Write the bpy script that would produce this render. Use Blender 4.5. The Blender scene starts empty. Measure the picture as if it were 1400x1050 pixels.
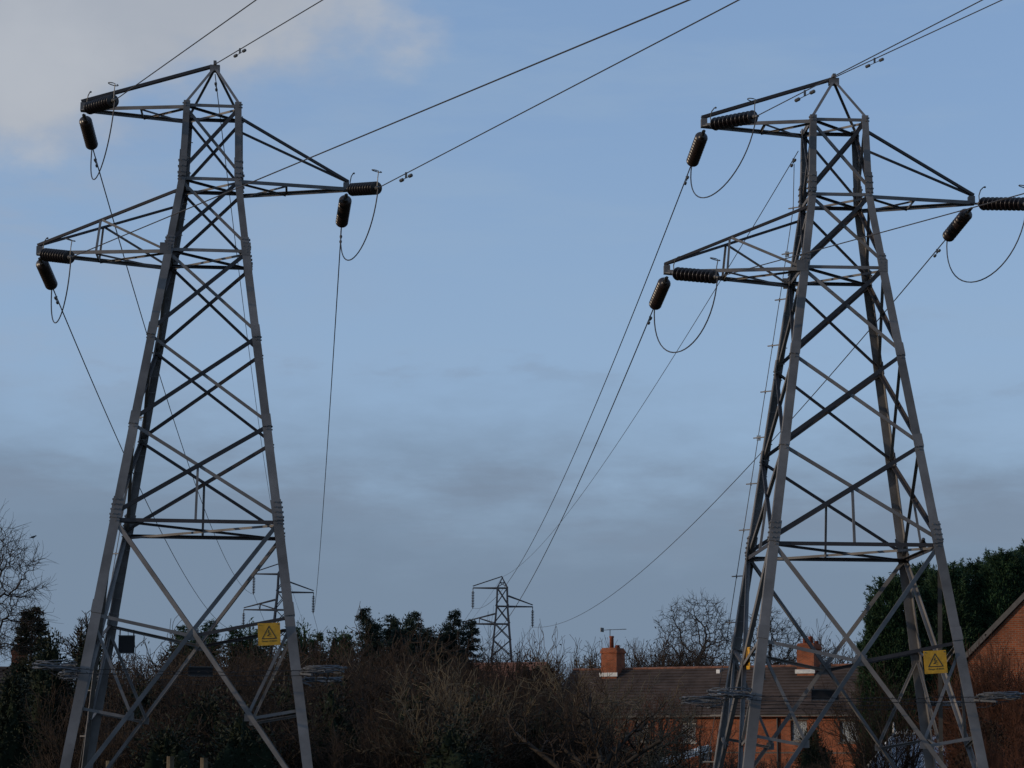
import bpy, math, random
import numpy as np
from mathutils import Vector, Matrix

# ---------------------------------------------------------------- camera, sky, sun, exposure
sc = bpy.context.scene
PITCH, ROLL, FPX, CH = 0.1673, 0.0088, 3120.4, 2.0
cam_d = bpy.data.cameras.new('camera'); cam = bpy.data.objects.new('camera', cam_d)
sc.collection.objects.link(cam); sc.camera = cam
cam_d.sensor_width = 36.0; cam_d.lens = 36.0 * FPX / 1400.0
cam_d.clip_start = 0.1; cam_d.clip_end = 6000
CAM_R = Matrix.Rotation(math.pi/2 + PITCH, 4, 'X') @ Matrix.Rotation(ROLL, 4, 'Z')
cam.matrix_world = Matrix.Translation((0, 0, CH)) @ CAM_R

SUN_EL, SUN_AZ = math.radians(12), math.radians(-103)     # azimuth clockwise from +Y: low on the left, a little behind the camera
world = bpy.data.worlds.new('World'); sc.world = world; world.use_nodes = True
wn = world.node_tree; wn.nodes.clear(); WL = wn.links.new
def N(t, **kw):
    n = wn.nodes.new(t)
    for k, v in kw.items(): setattr(n, k, v)
    return n
w_out = N('ShaderNodeOutputWorld'); w_bg = N('ShaderNodeBackground'); w_bg.inputs['Strength'].default_value = 0.12
sky = N('ShaderNodeTexSky', sky_type='NISHITA', sun_disc=False, sun_elevation=SUN_EL, sun_rotation=SUN_AZ)
sky.air_density = 1.0; sky.dust_density = 0.6; sky.ozone_density = 1.6
tc = N('ShaderNodeTexCoord')
def wmath(op, a, b=None, c=None, clamp=False):
    n = N('ShaderNodeMath', operation=op); n.use_clamp = clamp
    for i, v in enumerate((a, b, c)):
        if v is None: continue
        if isinstance(v, (int, float)): n.inputs[i].default_value = v
        else: WL(v, n.inputs[i])
    return n.outputs[0]
def wnoise(scale, detail, rough, stretch, off=(0, 0, 0)):
    m = N('ShaderNodeMapping'); m.inputs['Scale'].default_value = stretch; m.inputs['Location'].default_value = off
    WL(tc.outputs['Generated'], m.inputs['Vector'])
    n = N('ShaderNodeTexNoise'); n.inputs['Scale'].default_value = scale
    n.inputs['Detail'].default_value = detail; n.inputs['Roughness'].default_value = rough
    WL(m.outputs[0], n.inputs['Vector']); return n.outputs['Fac']
def wsmooth(x, a, b):
    n = N('ShaderNodeMapRange', interpolation_type='SMOOTHSTEP')
    n.inputs['From Min'].default_value = a; n.inputs['From Max'].default_value = b
    WL(x, n.inputs['Value']); return n.outputs[0]
def wmix(f, a, b):
    n = N('ShaderNodeMix', data_type='RGBA')
    WL(f, n.inputs[0])
    for s, v in ((6, a), (7, b)):
        if isinstance(v, tuple): n.inputs[s].default_value = (*v, 1)
        else: WL(v, n.inputs[s])
    return n.outputs[2]
sep = N('ShaderNodeSeparateXYZ'); WL(tc.outputs['Generated'], sep.inputs[0])
dx, dy, dz = sep.outputs
SKYMUL = 1/0.12                                             # colours below are radiance; background strength is 0.12
def rad(r, g, b): return (r*SKYMUL, g*SKYMUL, b*SKYMUL)
hue = N('ShaderNodeMix', data_type='RGBA'); hue.blend_type = 'MULTIPLY'; hue.inputs[0].default_value = 1
WL(sky.outputs[0], hue.inputs[6]); hue.inputs[7].default_value = (1.30, 1.30, 1.50, 1)
base = hue.outputs[2]
n1 = wnoise(5.5, 7, 0.55, (1, 1, 2.2), (0.3, 0.1, 0.2))
n2 = wnoise(17, 9, 0.58, (1, 1, 3.0), (0.7, 0.4, 0.1))
n3 = wnoise(2.2, 6, 0.55, (1, 1, 1.8), (1.7, 2.4, 0.6))
n4 = wnoise(7, 9, 0.6, (1, 1, 5.0), (0.2, 1.4, 3.1))
# bright cloud bank up on the left, ragged edge
_az, _el = math.radians(-14.7), math.radians(21.1)
vs_ = N('ShaderNodeVectorMath', operation='SUBTRACT'); WL(tc.outputs['Generated'], vs_.inputs[0])
vs_.inputs[1].default_value = (math.sin(_az)*math.cos(_el), math.cos(_az)*math.cos(_el), math.sin(_el))
vm_ = N('ShaderNodeVectorMath', operation='MULTIPLY'); WL(vs_.outputs[0], vm_.inputs[0]); vm_.inputs[1].default_value = (1, 1, 1.9)
vd = N('ShaderNodeVectorMath', operation='LENGTH'); WL(vm_.outputs[0], vd.inputs[0])
dd = wmath('ADD', vd.outputs['Value'], wmath('MULTIPLY_ADD', n1, -0.12, 0.06))
n5 = wnoise(10, 9, 0.52, (1, 1, 1.5), (2.2, 0.9, 1.1))
dd = wmath('ADD', dd, wmath('MULTIPLY_ADD', n5, -0.22, 0.11))
bank = wmath('SUBTRACT', 1.0, wsmooth(dd, 0.170, 0.225))
high = wmath('MULTIPLY', wsmooth(n3, 0.50, 0.62), wsmooth(dz, 0.36, 0.5))     # the same clouds go on higher up
thin = wmath('MULTIPLY', wmath('SUBTRACT', 1.0, wsmooth(dx, -0.24, 0.0)), wsmooth(dz, 0.12, 0.22))
thin = wmath('MULTIPLY', thin, wsmooth(n2, 0.30, 0.70))
pale = wmath('MULTIPLY', wsmooth(n4, 0.45, 0.70), 0.40)
# grey layer low over the horizon, lumpy upper edge
low_h = wmath('ADD', dz, wmath('MULTIPLY_ADD', n2, -0.06, 0.03))
low_h = wmath('ADD', low_h, wmath('MULTIPLY_ADD', n1, -0.09, 0.053))
low = wmath('MULTIPLY', wmath('SUBTRACT', 1.0, wsmooth(low_h, 0.095, 0.185)), 0.92)
edge = wmath('MULTIPLY', wmath('MULTIPLY', wsmooth(low_h, 0.108, 0.125), wmath('SUBTRACT', 1.0, wsmooth(low_h, 0.125, 0.155))), wsmooth(n4, 0.42, 0.60))
wisp = wmath('MULTIPLY', wmath('MULTIPLY', wsmooth(low_h, 0.155, 0.17), wmath('SUBTRACT', 1.0, wsmooth(low_h, 0.17, 0.21))), wsmooth(n2, 0.54, 0.70))
c = wmix(wmath('ADD', 0.62, 0.0), base, rad(0.240, 0.375, 0.590))
c = wmix(pale, c, rad(0.285, 0.405, 0.57))
c = wmix(wmath('MULTIPLY', wmath('SUBTRACT', 1.0, wsmooth(dz, 0.17, 0.31)), 0.45), c, rad(0.295, 0.42, 0.585))
c = wmix(wmath('MULTIPLY', thin, 0.55), c, rad(0.33, 0.39, 0.49))
c = wmix(low, c, rad(0.176, 0.241, 0.332))
c = wmix(wmath('MULTIPLY', edge, 0.42), c, rad(0.178, 0.220, 0.292))
c = wmix(wmath('MULTIPLY', wisp, 0.25), c, rad(0.22, 0.26, 0.34))
c = wmix(wmath('MULTIPLY', bank, 0.95), c, wmix(wsmooth(n5, 0.35, 0.65), rad(0.39, 0.425, 0.485), rad(0.455, 0.485, 0.535)))
c = wmix(wmath('MULTIPLY', high, 0.7), c, rad(0.38, 0.42, 0.49))
WL(c, w_bg.inputs['Color']); WL(w_bg.outputs[0], w_out.inputs['Surface'])

sun_d = bpy.data.lights.new('sun', 'SUN'); sun_d.energy = 2.0; sun_d.angle = math.radians(0.6); sun_d.color = (1.0, 0.80, 0.58)
sun = bpy.data.objects.new('sun', sun_d); sc.collection.objects.link(sun)
_sd = Vector((math.sin(SUN_AZ)*math.cos(SUN_EL), math.cos(SUN_AZ)*math.cos(SUN_EL), math.sin(SUN_EL)))
sun.rotation_euler = _sd.to_track_quat('Z', 'Y').to_euler()
sc.view_settings.view_transform = 'Standard'; sc.view_settings.look = 'None'
sc.view_settings.exposure = 0.0; sc.view_settings.gamma = 1.0; sc.view_settings.use_curve_mapping = False

# ---------------------------------------------------------------- helpers
C = sc.collection
def ray(px, py):
    u = (px - 700) / FPX; v = (525 - py) / FPX
    d = CAM_R.to_3x3() @ Vector((u, v, -1)); return d
def at(px, py, Y):
    d = ray(px, py); return Vector((0, 0, CH)) + d * (Y / d.y)
def gx(px, Y, z=0.0):                                     # ground point seen in that column at that distance
    p = at(px, 1040, Y); return Vector((p.x, Y, z))
def hz(py, Y, px=700):
    return at(px, py, Y).z
def on_plane(Mi, px, py, yl):
    o = Mi @ Vector((0, 0, CH)); d = Mi.to_3x3() @ ray(px, py); return o + d*((yl - o.y)/d.y)
def tag(o, label=None, cat=None, group=None, kind=None):
    if label: o['label'] = label
    if cat: o['category'] = cat
    if group: o['group'] = group
    if kind: o['kind'] = kind
    return o
def empty(name, loc=(0, 0, 0), rz=0.0):
    o = bpy.data.objects.new(name, None); C.objects.link(o)
    o.location = loc; o.rotation_euler = (0, 0, rz); o.empty_display_size = 0.3
    return o
def link(name, me, mat=None, parent=None):
    o = bpy.data.objects.new(name, me); C.objects.link(o)
    if mat is not None and not me.materials: me.materials.append(mat)
    if parent is not None: o.parent = parent
    return o
def copy_tree(o, parent=None):
    c2 = o.copy(); C.objects.link(c2)
    if parent is not None: c2.parent = parent
    for ch in o.children: copy_tree(ch, c2)
    return c2
class MB:
    def __init__(s): s.v = []; s.f = []
    def add(s, vs, fs):
        n = len(s.v); s.v += [tuple(x) for x in vs]; s.f += [tuple(i + n for i in f) for f in fs]
    def box(s, a, b):
        x0, y0, z0 = a; x1, y1, z1 = b
        s.add([(x0,y0,z0),(x1,y0,z0),(x1,y1,z0),(x0,y1,z0),(x0,y0,z1),(x1,y0,z1),(x1,y1,z1),(x0,y1,z1)],
              [(0,3,2,1),(4,5,6,7),(0,1,5,4),(1,2,6,5),(2,3,7,6),(3,0,4,7)])
    def bar(s, p0, p1, w, t, up=(0, 0, 1)):
        p0, p1 = Vector(p0), Vector(p1); d = (p1 - p0).normalized(); u = Vector(up)
        if abs(d.dot(u)) > 0.99: u = Vector((0, 1, 0))
        a = d.cross(u).normalized() * w / 2; b = a.cross(d).normalized() * t / 2
        vs = [p + sa*a + sb*b for p in (p0, p1) for sa, sb in ((-1,-1),(1,-1),(1,1),(-1,1))]
        s.add(vs, [(0,1,2,3),(7,6,5,4),(0,4,5,1),(1,5,6,2),(2,6,7,3),(3,7,4,0)])
    def angle(s, p0, p1, e1, e2, w, t):                   # L section, corner on the line p0-p1
        p0, p1 = Vector(p0), Vector(p1); d = (p1 - p0).normalized()
        e1 = Vector(e1); e1 = (e1 - d*e1.dot(d)).normalized()
        e2 = Vector(e2); e2 = (e2 - d*e2.dot(d)); e2 = (e2 - e1*e2.dot(e1)).normalized()
        pr = [(0,0),(w,0),(w,t),(t,t),(t,w),(0,w)]
        vs = [p + e1*a + e2*b for p in (p0, p1) for a, b in pr]
        fs = [(i, (i+1) % 6, 6+(i+1) % 6, 6+i) for i in range(6)] + [(5,4,3,2,1,0),(6,7,8,9,10,11)]
        if e1.cross(e2).dot(d) < 0: fs = [tuple(reversed(f)) for f in fs]
        s.add(vs, fs)
    def tube(s, pts, rs, n=6, caps=True):
        pts = [Vector(p) for p in pts]; m = len(pts)
        if isinstance(rs, (int, float)): rs = [rs]*m
        prev = None; vs = []
        for i, p in enumerate(pts):
            d = (pts[min(i+1, m-1)] - pts[max(i-1, 0)]).normalized()
            if prev is None:
                a = d.cross(Vector((0, 0, 1)))
                if a.length < 0.1: a = d.cross(Vector((1, 0, 0)))
            else: a = prev - d*prev.dot(d)
            a.normalize(); prev = a; b = d.cross(a)
            for k in range(n):
                th = 2*math.pi*k/n; vs.append(p + (a*math.cos(th) + b*math.sin(th))*rs[i])
        fs = [(i*n+k, i*n+(k+1) % n, (i+1)*n+(k+1) % n, (i+1)*n+k) for i in range(m-1) for k in range(n)]
        if caps: fs += [tuple(reversed(range(n))), tuple((m-1)*n+k for k in range(n))]
        s.add(vs, fs)
    def lathe(s, prof, n=16, M=None):
        vs = [(r*math.cos(2*math.pi*k/n), r*math.sin(2*math.pi*k/n), z) for r, z in prof for k in range(n)]
        if M is not None: vs = [M @ Vector(v) for v in vs]
        m = len(prof)
        fs = [(i*n+k, i*n+(k+1) % n, (i+1)*n+(k+1) % n, (i+1)*n+k) for i in range(m-1) for k in range(n)]
        fs += [tuple(reversed(range(n))), tuple((m-1)*n+k for k in range(n))]
        s.add(vs, fs)
    def mesh(s, name, smooth=False):
        me = bpy.data.meshes.new(name); me.from_pydata(s.v, [], s.f); me.update()
        if smooth: me.polygons.foreach_set('use_smooth', [True]*len(me.polygons))
        return me
    def build(s, name, mat, parent=None, smooth=False):
        return link(name, s.mesh(name, smooth), mat, parent)
def mesh_np(name, V, F, smooth=False):                    # V (n,3), F (m,k) fast
    me = bpy.data.meshes.new(name); V = np.asarray(V, dtype=np.float32); F = np.asarray(F, dtype=np.int32)
    me.vertices.add(len(V)); me.vertices.foreach_set('co', V.ravel())
    k = F.shape[1]; me.loops.add(F.size); me.loops.foreach_set('vertex_index', F.ravel())
    me.polygons.add(len(F)); me.polygons.foreach_set('loop_start', np.arange(0, F.size, k, dtype=np.int32))
    me.polygons.foreach_set('loop_total', np.full(len(F), k, dtype=np.int32))
    if smooth: me.polygons.foreach_set('use_smooth', np.ones(len(F), dtype=bool))
    me.update(calc_edges=True); return me
def tubes_np(S, n=3):                                     # S (m,8): p0 p1 r0 r1 -> prisms
    S = np.asarray(S, dtype=np.float64); p0, p1, r0, r1 = S[:, :3], S[:, 3:6], S[:, 6], S[:, 7]
    d = p1 - p0; L = np.linalg.norm(d, axis=1, keepdims=True); d = d/np.maximum(L, 1e-6)
    up = np.where(np.abs(d[:, 2:3]) > 0.9, np.array([[1.0, 0, 0]]), np.array([[0, 0, 1.0]]))
    a = np.cross(d, up); a /= np.linalg.norm(a, axis=1, keepdims=True); b = np.cross(d, a)
    th = 2*np.pi*np.arange(n)/n
    ring = a[:, None, :]*np.cos(th)[None, :, None] + b[:, None, :]*np.sin(th)[None, :, None]
    V0 = p0[:, None, :] + ring*r0[:, None, None]; V1 = p1[:, None, :] + ring*r1[:, None, None]
    V = np.concatenate([V0, V1], axis=1).reshape(-1, 3)
    i = np.arange(n); j = (i+1) % n
    q = np.stack([i, j, j+n, i+n], axis=1); F = (q[None] + (np.arange(len(S))*2*n)[:, None, None]).reshape(-1, 4)
    return V, F

# ---------------------------------------------------------------- materials
def mat(name, col, rough=0.7, metal=0.0, noise=None, bump=None, spec=0.5, rand=0.0, col2=None, coords='Object'):
    m = bpy.data.materials.new(name); m.use_nodes = True; nt = m.node_tree; b = nt.nodes['Principled BSDF']
    b.inputs['Roughness'].default_value = rough; b.inputs['Metallic'].default_value = metal
    b.inputs['Specular IOR Level'].default_value = spec
    b.inputs['Base Color'].default_value = (*col, 1)
    tcn = nt.nodes.new('ShaderNodeTexCoord'); src = None
    if noise:
        sca, amt = noise[0], noise[1]
        n = nt.nodes.new('ShaderNodeTexNoise'); n.inputs['Scale'].default_value = sca; n.inputs['Detail'].default_value = 6
        n.inputs['Roughness'].default_value = 0.65
        nt.links.new(tcn.outputs[coords], n.inputs['Vector'])
        mr = nt.nodes.new('ShaderNodeMapRange'); mr.inputs['From Min'].default_value = 0.3; mr.inputs['From Max'].default_value = 0.7
        nt.links.new(n.outputs['Fac'], mr.inputs['Value'])
        mx = nt.nodes.new('ShaderNodeMix'); mx.data_type = 'RGBA'
        nt.links.new(mr.outputs[0], mx.inputs[0])
        c2 = col2 if col2 else tuple(x*(1-amt) for x in col)
        mx.inputs[6].default_value = (*c2, 1)
        mx.inputs[7].default_value = (*(col if col2 else tuple(min(1, x*(1+amt)) for x in col)), 1)
        src = mx.outputs[2]
    if rand:
        oi = nt.nodes.new('ShaderNodeObjectInfo'); mr2 = nt.nodes.new('ShaderNodeMapRange')
        mr2.inputs['To Min'].default_value = 1-rand; mr2.inputs['To Max'].default_value = 1+rand
        nt.links.new(oi.outputs['Random'], mr2.inputs['Value'])
        hs = nt.nodes.new('ShaderNodeHueSaturation'); nt.links.new(mr2.outputs[0], hs.inputs['Value'])
        if src is not None: nt.links.new(src, hs.inputs['Color'])
        else: hs.inputs['Color'].default_value = (*col, 1)
        src = hs.outputs[0]
    if src is not None: nt.links.new(src, b.inputs['Base Color'])
    if bump:
        n = nt.nodes.new('ShaderNodeTexNoise'); n.inputs['Scale'].default_value = bump[0]; n.inputs['Detail'].default_value = 5
        nt.links.new(tcn.outputs[coords], n.inputs['Vector'])
        bp = nt.nodes.new('ShaderNodeBump'); bp.inputs['Strength'].default_value = bump[1]; bp.inputs['Distance'].default_value = bump[2]
        nt.links.new(n.outputs['Fac'], bp.inputs['Height']); nt.links.new(bp.outputs[0], b.inputs['Normal'])
    return m
def brick_mat(name, c1, c2, mortar, scale=1.0):
    m = bpy.data.materials.new(name); m.use_nodes = True; nt = m.node_tree; b = nt.nodes['Principled BSDF']
    b.inputs['Roughness'].default_value = 0.9; b.inputs['Specular IOR Level'].default_value = 0.2
    tcn = nt.nodes.new('ShaderNodeTexCoord'); sp = nt.nodes.new('ShaderNodeSeparateXYZ'); cb = nt.nodes.new('ShaderNodeCombineXYZ')
    ad = nt.nodes.new('ShaderNodeMath'); ad.operation = 'ADD'
    nt.links.new(tcn.outputs['Object'], sp.inputs[0]); nt.links.new(sp.outputs[0], ad.inputs[0]); nt.links.new(sp.outputs[1], ad.inputs[1])
    nt.links.new(ad.outputs[0], cb.inputs[0]); nt.links.new(sp.outputs[2], cb.inputs[1])
    br = nt.nodes.new('ShaderNodeTexBrick'); br.inputs['Scale'].default_value = 1.0
    br.inputs['Brick Width'].default_value = 0.225*scale; br.inputs['Row Height'].default_value = 0.075*scale
    br.inputs['Mortar Size'].default_value = 0.008*scale; br.inputs['Mortar Smooth'].default_value = 0.2
    br.inputs['Color1'].default_value = (*c1, 1); br.inputs['Color2'].default_value = (*c2, 1); br.inputs['Mortar'].default_value = (*mortar, 1)
    nt.links.new(cb.outputs[0], br.inputs['Vector'])
    n = nt.nodes.new('ShaderNodeTexNoise'); n.inputs['Scale'].default_value = 1.3; n.inputs['Detail'].default_value = 7
    nt.links.new(tcn.outputs['Object'], n.inputs['Vector'])
    mr = nt.nodes.new('ShaderNodeMapRange'); mr.inputs['From Min'].default_value = 0.3; mr.inputs['From Max'].default_value = 0.7
    mr.inputs['To Min'].default_value = 0.6; mr.inputs['To Max'].default_value = 1.2
    nt.links.new(n.outputs['Fac'], mr.inputs['Value'])
    hs = nt.nodes.new('ShaderNodeHueSaturation'); nt.links.new(mr.outputs[0], hs.inputs['Value']); nt.links.new(br.outputs['Color'], hs.inputs['Color'])
    nt.links.new(hs.outputs[0], b.inputs['Base Color'])
    bp = nt.nodes.new('ShaderNodeBump'); bp.inputs['Strength'].default_value = 0.5; bp.inputs['Distance'].default_value = 0.01; bp.invert = True
    nt.links.new(br.outputs['Fac'], bp.inputs['Height']); nt.links.new(bp.outputs[0], b.inputs['Normal'])
    return m
M = {}
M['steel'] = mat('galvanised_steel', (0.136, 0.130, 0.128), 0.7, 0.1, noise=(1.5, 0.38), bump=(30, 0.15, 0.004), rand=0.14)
M['steel_shaded'] = mat('shade_toned_steel', (0.034, 0.028, 0.028), 0.6, 0.1, noise=(2.2, 0.3), bump=(30, 0.15, 0.004), rand=0.2)  # darker copy of the pylon steel: shade on members put into the colour
M['steel_far'] = mat('weathered_steel_far', (0.045, 0.048, 0.058), 0.7, 0.1, noise=(2, 0.2))
M['cable'] = mat('aluminium_conductor', (0.05, 0.05, 0.055), 0.6, 0.3, noise=(8, 0.2))
M['porcelain'] = mat('brown_glazed_porcelain', (0.020, 0.012, 0.011), 0.34, 0.0, noise=(9, 0.3), spec=0.6, rand=0.15)
M['fitting'] = mat('insulator_fitting', (0.10, 0.10, 0.10), 0.45, 0.6, noise=(12, 0.3))
M['barb'] = mat('barbed_wire', (0.10, 0.105, 0.115), 0.55, 0.4, noise=(12, 0.4))
M['yellow'] = mat('yellow_enamel', (0.55, 0.285, 0.014), 0.55, 0.0, noise=(6, 0.32), bump=(40, 0.1, 0.002))
M['black'] = mat('black_print', (0.02, 0.02, 0.02), 0.5, noise=(20, 0.2))
M['plate'] = mat('dark_plate_back', (0.006, 0.006, 0.008), 0.7, noise=(8, 0.3))
M['white'] = mat('white_plastic', (0.62, 0.62, 0.60), 0.4, noise=(6, 0.12))
M['shiny'] = mat('bright_metal_clamp', (0.75, 0.74, 0.70), 0.25, 0.7, noise=(20, 0.1))
M['bark'] = mat('grey_brown_bark', (0.036, 0.029, 0.023), 0.9, noise=(5, 0.4), bump=(18, 0.6, 0.02), spec=0.2)
M['twig'] = mat('brown_winter_twigs', (0.034, 0.023, 0.016), 0.85, noise=(0.9, 0.6), spec=0.2, rand=0.5)
M['twig_red'] = mat('reddish_winter_twigs', (0.070, 0.029, 0.016), 0.85, noise=(0.9, 0.5), spec=0.2, rand=0.35)
M['twig_far'] = mat('dark_oak_twigs', (0.035, 0.030, 0.028), 0.9, noise=(2, 0.3), spec=0.2)
M['pale_twig'] = mat('pale_lichened_twigs', (0.12, 0.095, 0.062), 0.85, noise=(3, 0.4), spec=0.2)
M['leaf_dark'] = mat('dark_cypress_foliage', (0.020, 0.045, 0.018), 0.75, noise=(0.9, 0.55), spec=0.25, rand=0.12)
M['leaf_spruce'] = mat('blue_green_spruce_needles', (0.018, 0.032, 0.024), 0.75, noise=(1.2, 0.5), spec=0.25, rand=0.15)
M['leaf_ever'] = mat('ivy_and_holly_leaves', (0.014, 0.019, 0.009), 0.75, noise=(1.2, 0.6), spec=0.25, rand=0.2)
M['leaf_brown'] = mat('withered_leaves', (0.024, 0.014, 0.008), 0.85, noise=(0.8, 0.6), spec=0.2, rand=0.25)
M['core'] = mat('inner_foliage', (0.012, 0.018, 0.010), 0.95, noise=(1.5, 0.5), spec=0.1)
M['core_brown'] = mat('leaf_litter_mass', (0.026, 0.019, 0.014), 0.95, noise=(2.5, 0.5), spec=0.1)
M['brick'] = brick_mat('orange_red_brick', (0.30, 0.074, 0.027), (0.19, 0.048, 0.020), (0.20, 0.14, 0.10))
M['brick2'] = brick_mat('orange_brick_gable', (0.27, 0.074, 0.028), (0.17, 0.048, 0.020), (0.20, 0.15, 0.11))
M['roof'] = mat('brown_concrete_tiles', (0.050, 0.036, 0.030), 0.9, noise=(0.8, 0.5), bump=(14, 0.7, 0.03), spec=0.2)
M['ridge'] = mat('terracotta_ridge', (0.15, 0.062, 0.036), 0.9, noise=(2, 0.5))
M['verge'] = mat('grey_verge_mortar', (0.085, 0.078, 0.072), 0.9, noise=(4, 0.25))
M['pot'] = mat('terracotta_pot', (0.19, 0.050, 0.024), 0.85, noise=(6, 0.25))
M['lead'] = mat('pale_flashing', (0.50, 0.50, 0.48), 0.6, noise=(6, 0.2))
M['net'] = mat('net_curtain', (0.42, 0.44, 0.46), 0.85, noise=(7, 0.35))
M['room'] = mat('dark_room', (0.02, 0.02, 0.022), 0.9, noise=(3, 0.3))
M['frame'] = mat('window_frame_white', (0.55, 0.55, 0.53), 0.5, noise=(5, 0.15))
M['frame_dark'] = mat('window_frame_dark', (0.10, 0.08, 0.07), 0.6, noise=(5, 0.2))
M['gutter'] = mat('dark_gutter', (0.03, 0.03, 0.03), 0.5, noise=(5, 0.2))
M['ground'] = mat('rough_winter_grass', (0.050, 0.046, 0.024), 0.95, noise=(0.25, 0.4), bump=(3, 0.8, 0.08), spec=0.1)
M['feather'] = mat('black_feathers', (0.012, 0.012, 0.015), 0.55, noise=(20, 0.3))
def glass_mat(name, tint, rough):
    m = bpy.data.materials.new(name); m.use_nodes = True; nt = m.node_tree; b = nt.nodes['Principled BSDF']
    b.inputs['Base Color'].default_value = (*tint, 1); b.inputs['Roughness'].default_value = rough
    b.inputs['Transmission Weight'].default_value = 0.85; b.inputs['IOR'].default_value = 1.45
    n = nt.nodes.new('ShaderNodeTexNoise'); n.inputs['Scale'].default_value = 3
    tcn = nt.nodes.new('ShaderNodeTexCoord'); nt.links.new(tcn.outputs['Object'], n.inputs['Vector'])
    bp = nt.nodes.new('ShaderNodeBump'); bp.inputs['Strength'].default_value = 0.08; nt.links.new(n.outputs['Fac'], bp.inputs['Height'])
    nt.links.new(bp.outputs[0], b.inputs['Normal']); return m
M['glass'] = glass_mat('window_glass', (0.9, 0.93, 0.95), 0.03)
M['poly'] = mat('translucent_roof_sheet', (0.30, 0.34, 0.40), 0.35, noise=(5, 0.35), spec=0.6)

# ---------------------------------------------------------------- ground
g = MB()
xs = [-3000, -300, -150, -75, -30, 0, 30, 75, 150, 300, 3000]; ys = [-600, -60, 0, 30, 60, 90, 140, 220, 400, 5000]
rg = random.Random(4)
gv = [(x, y, 0.0 if abs(x) > 200 or y > 200 or y < 20 else rg.uniform(-0.08, 0.03)) for y in ys for x in xs]
nx = len(xs); gf = [(j*nx+i, j*nx+i+1, (j+1)*nx+i+1, (j+1)*nx+i) for j in range(len(ys)-1) for i in range(nx-1)]
g.add(gv, gf); tag(g.build('ground', M['ground'], smooth=True), kind='structure')

# ---------------------------------------------------------------- pylons
S = 1.25
Z = {k: v*S for k, v in dict(A=12.143, B=10.919, C=9.708, D=8.259, E=6.813, F=5.328, G=3.867, H=2.471, ap=12.90, X=3.555, K=10.661, M=11.905).items()}
def half(z):
    z = z/S
    pts = [(-0.5, 2.156), (9.708, 0.666), (10.919, 0.497), (12.143, 0.462)]
    if z >= pts[-1][0]: return pts[-1][1]*S
    for (a, wa), (b, wb) in zip(pts, pts[1:]):
        if z <= b: return (wa + (wb-wa)*(z-a)/(b-a))*S
TL, TR, LL = Vector((-2.096*S, 0, 12.131*S)), Vector((2.183*S, 0, 10.934*S)), Vector((-2.698*S, 0, 9.724*S))
OUT = {'near': Vector((0, -1, 0)), 'far': Vector((0, 1, 0)), 'left': Vector((-1, 0, 0)), 'right': Vector((1, 0, 0))}
def corner(sx, sy, z, ins=0.0):
    w = half(z) - ins; return Vector((sx*w, sy*w, z))
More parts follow.
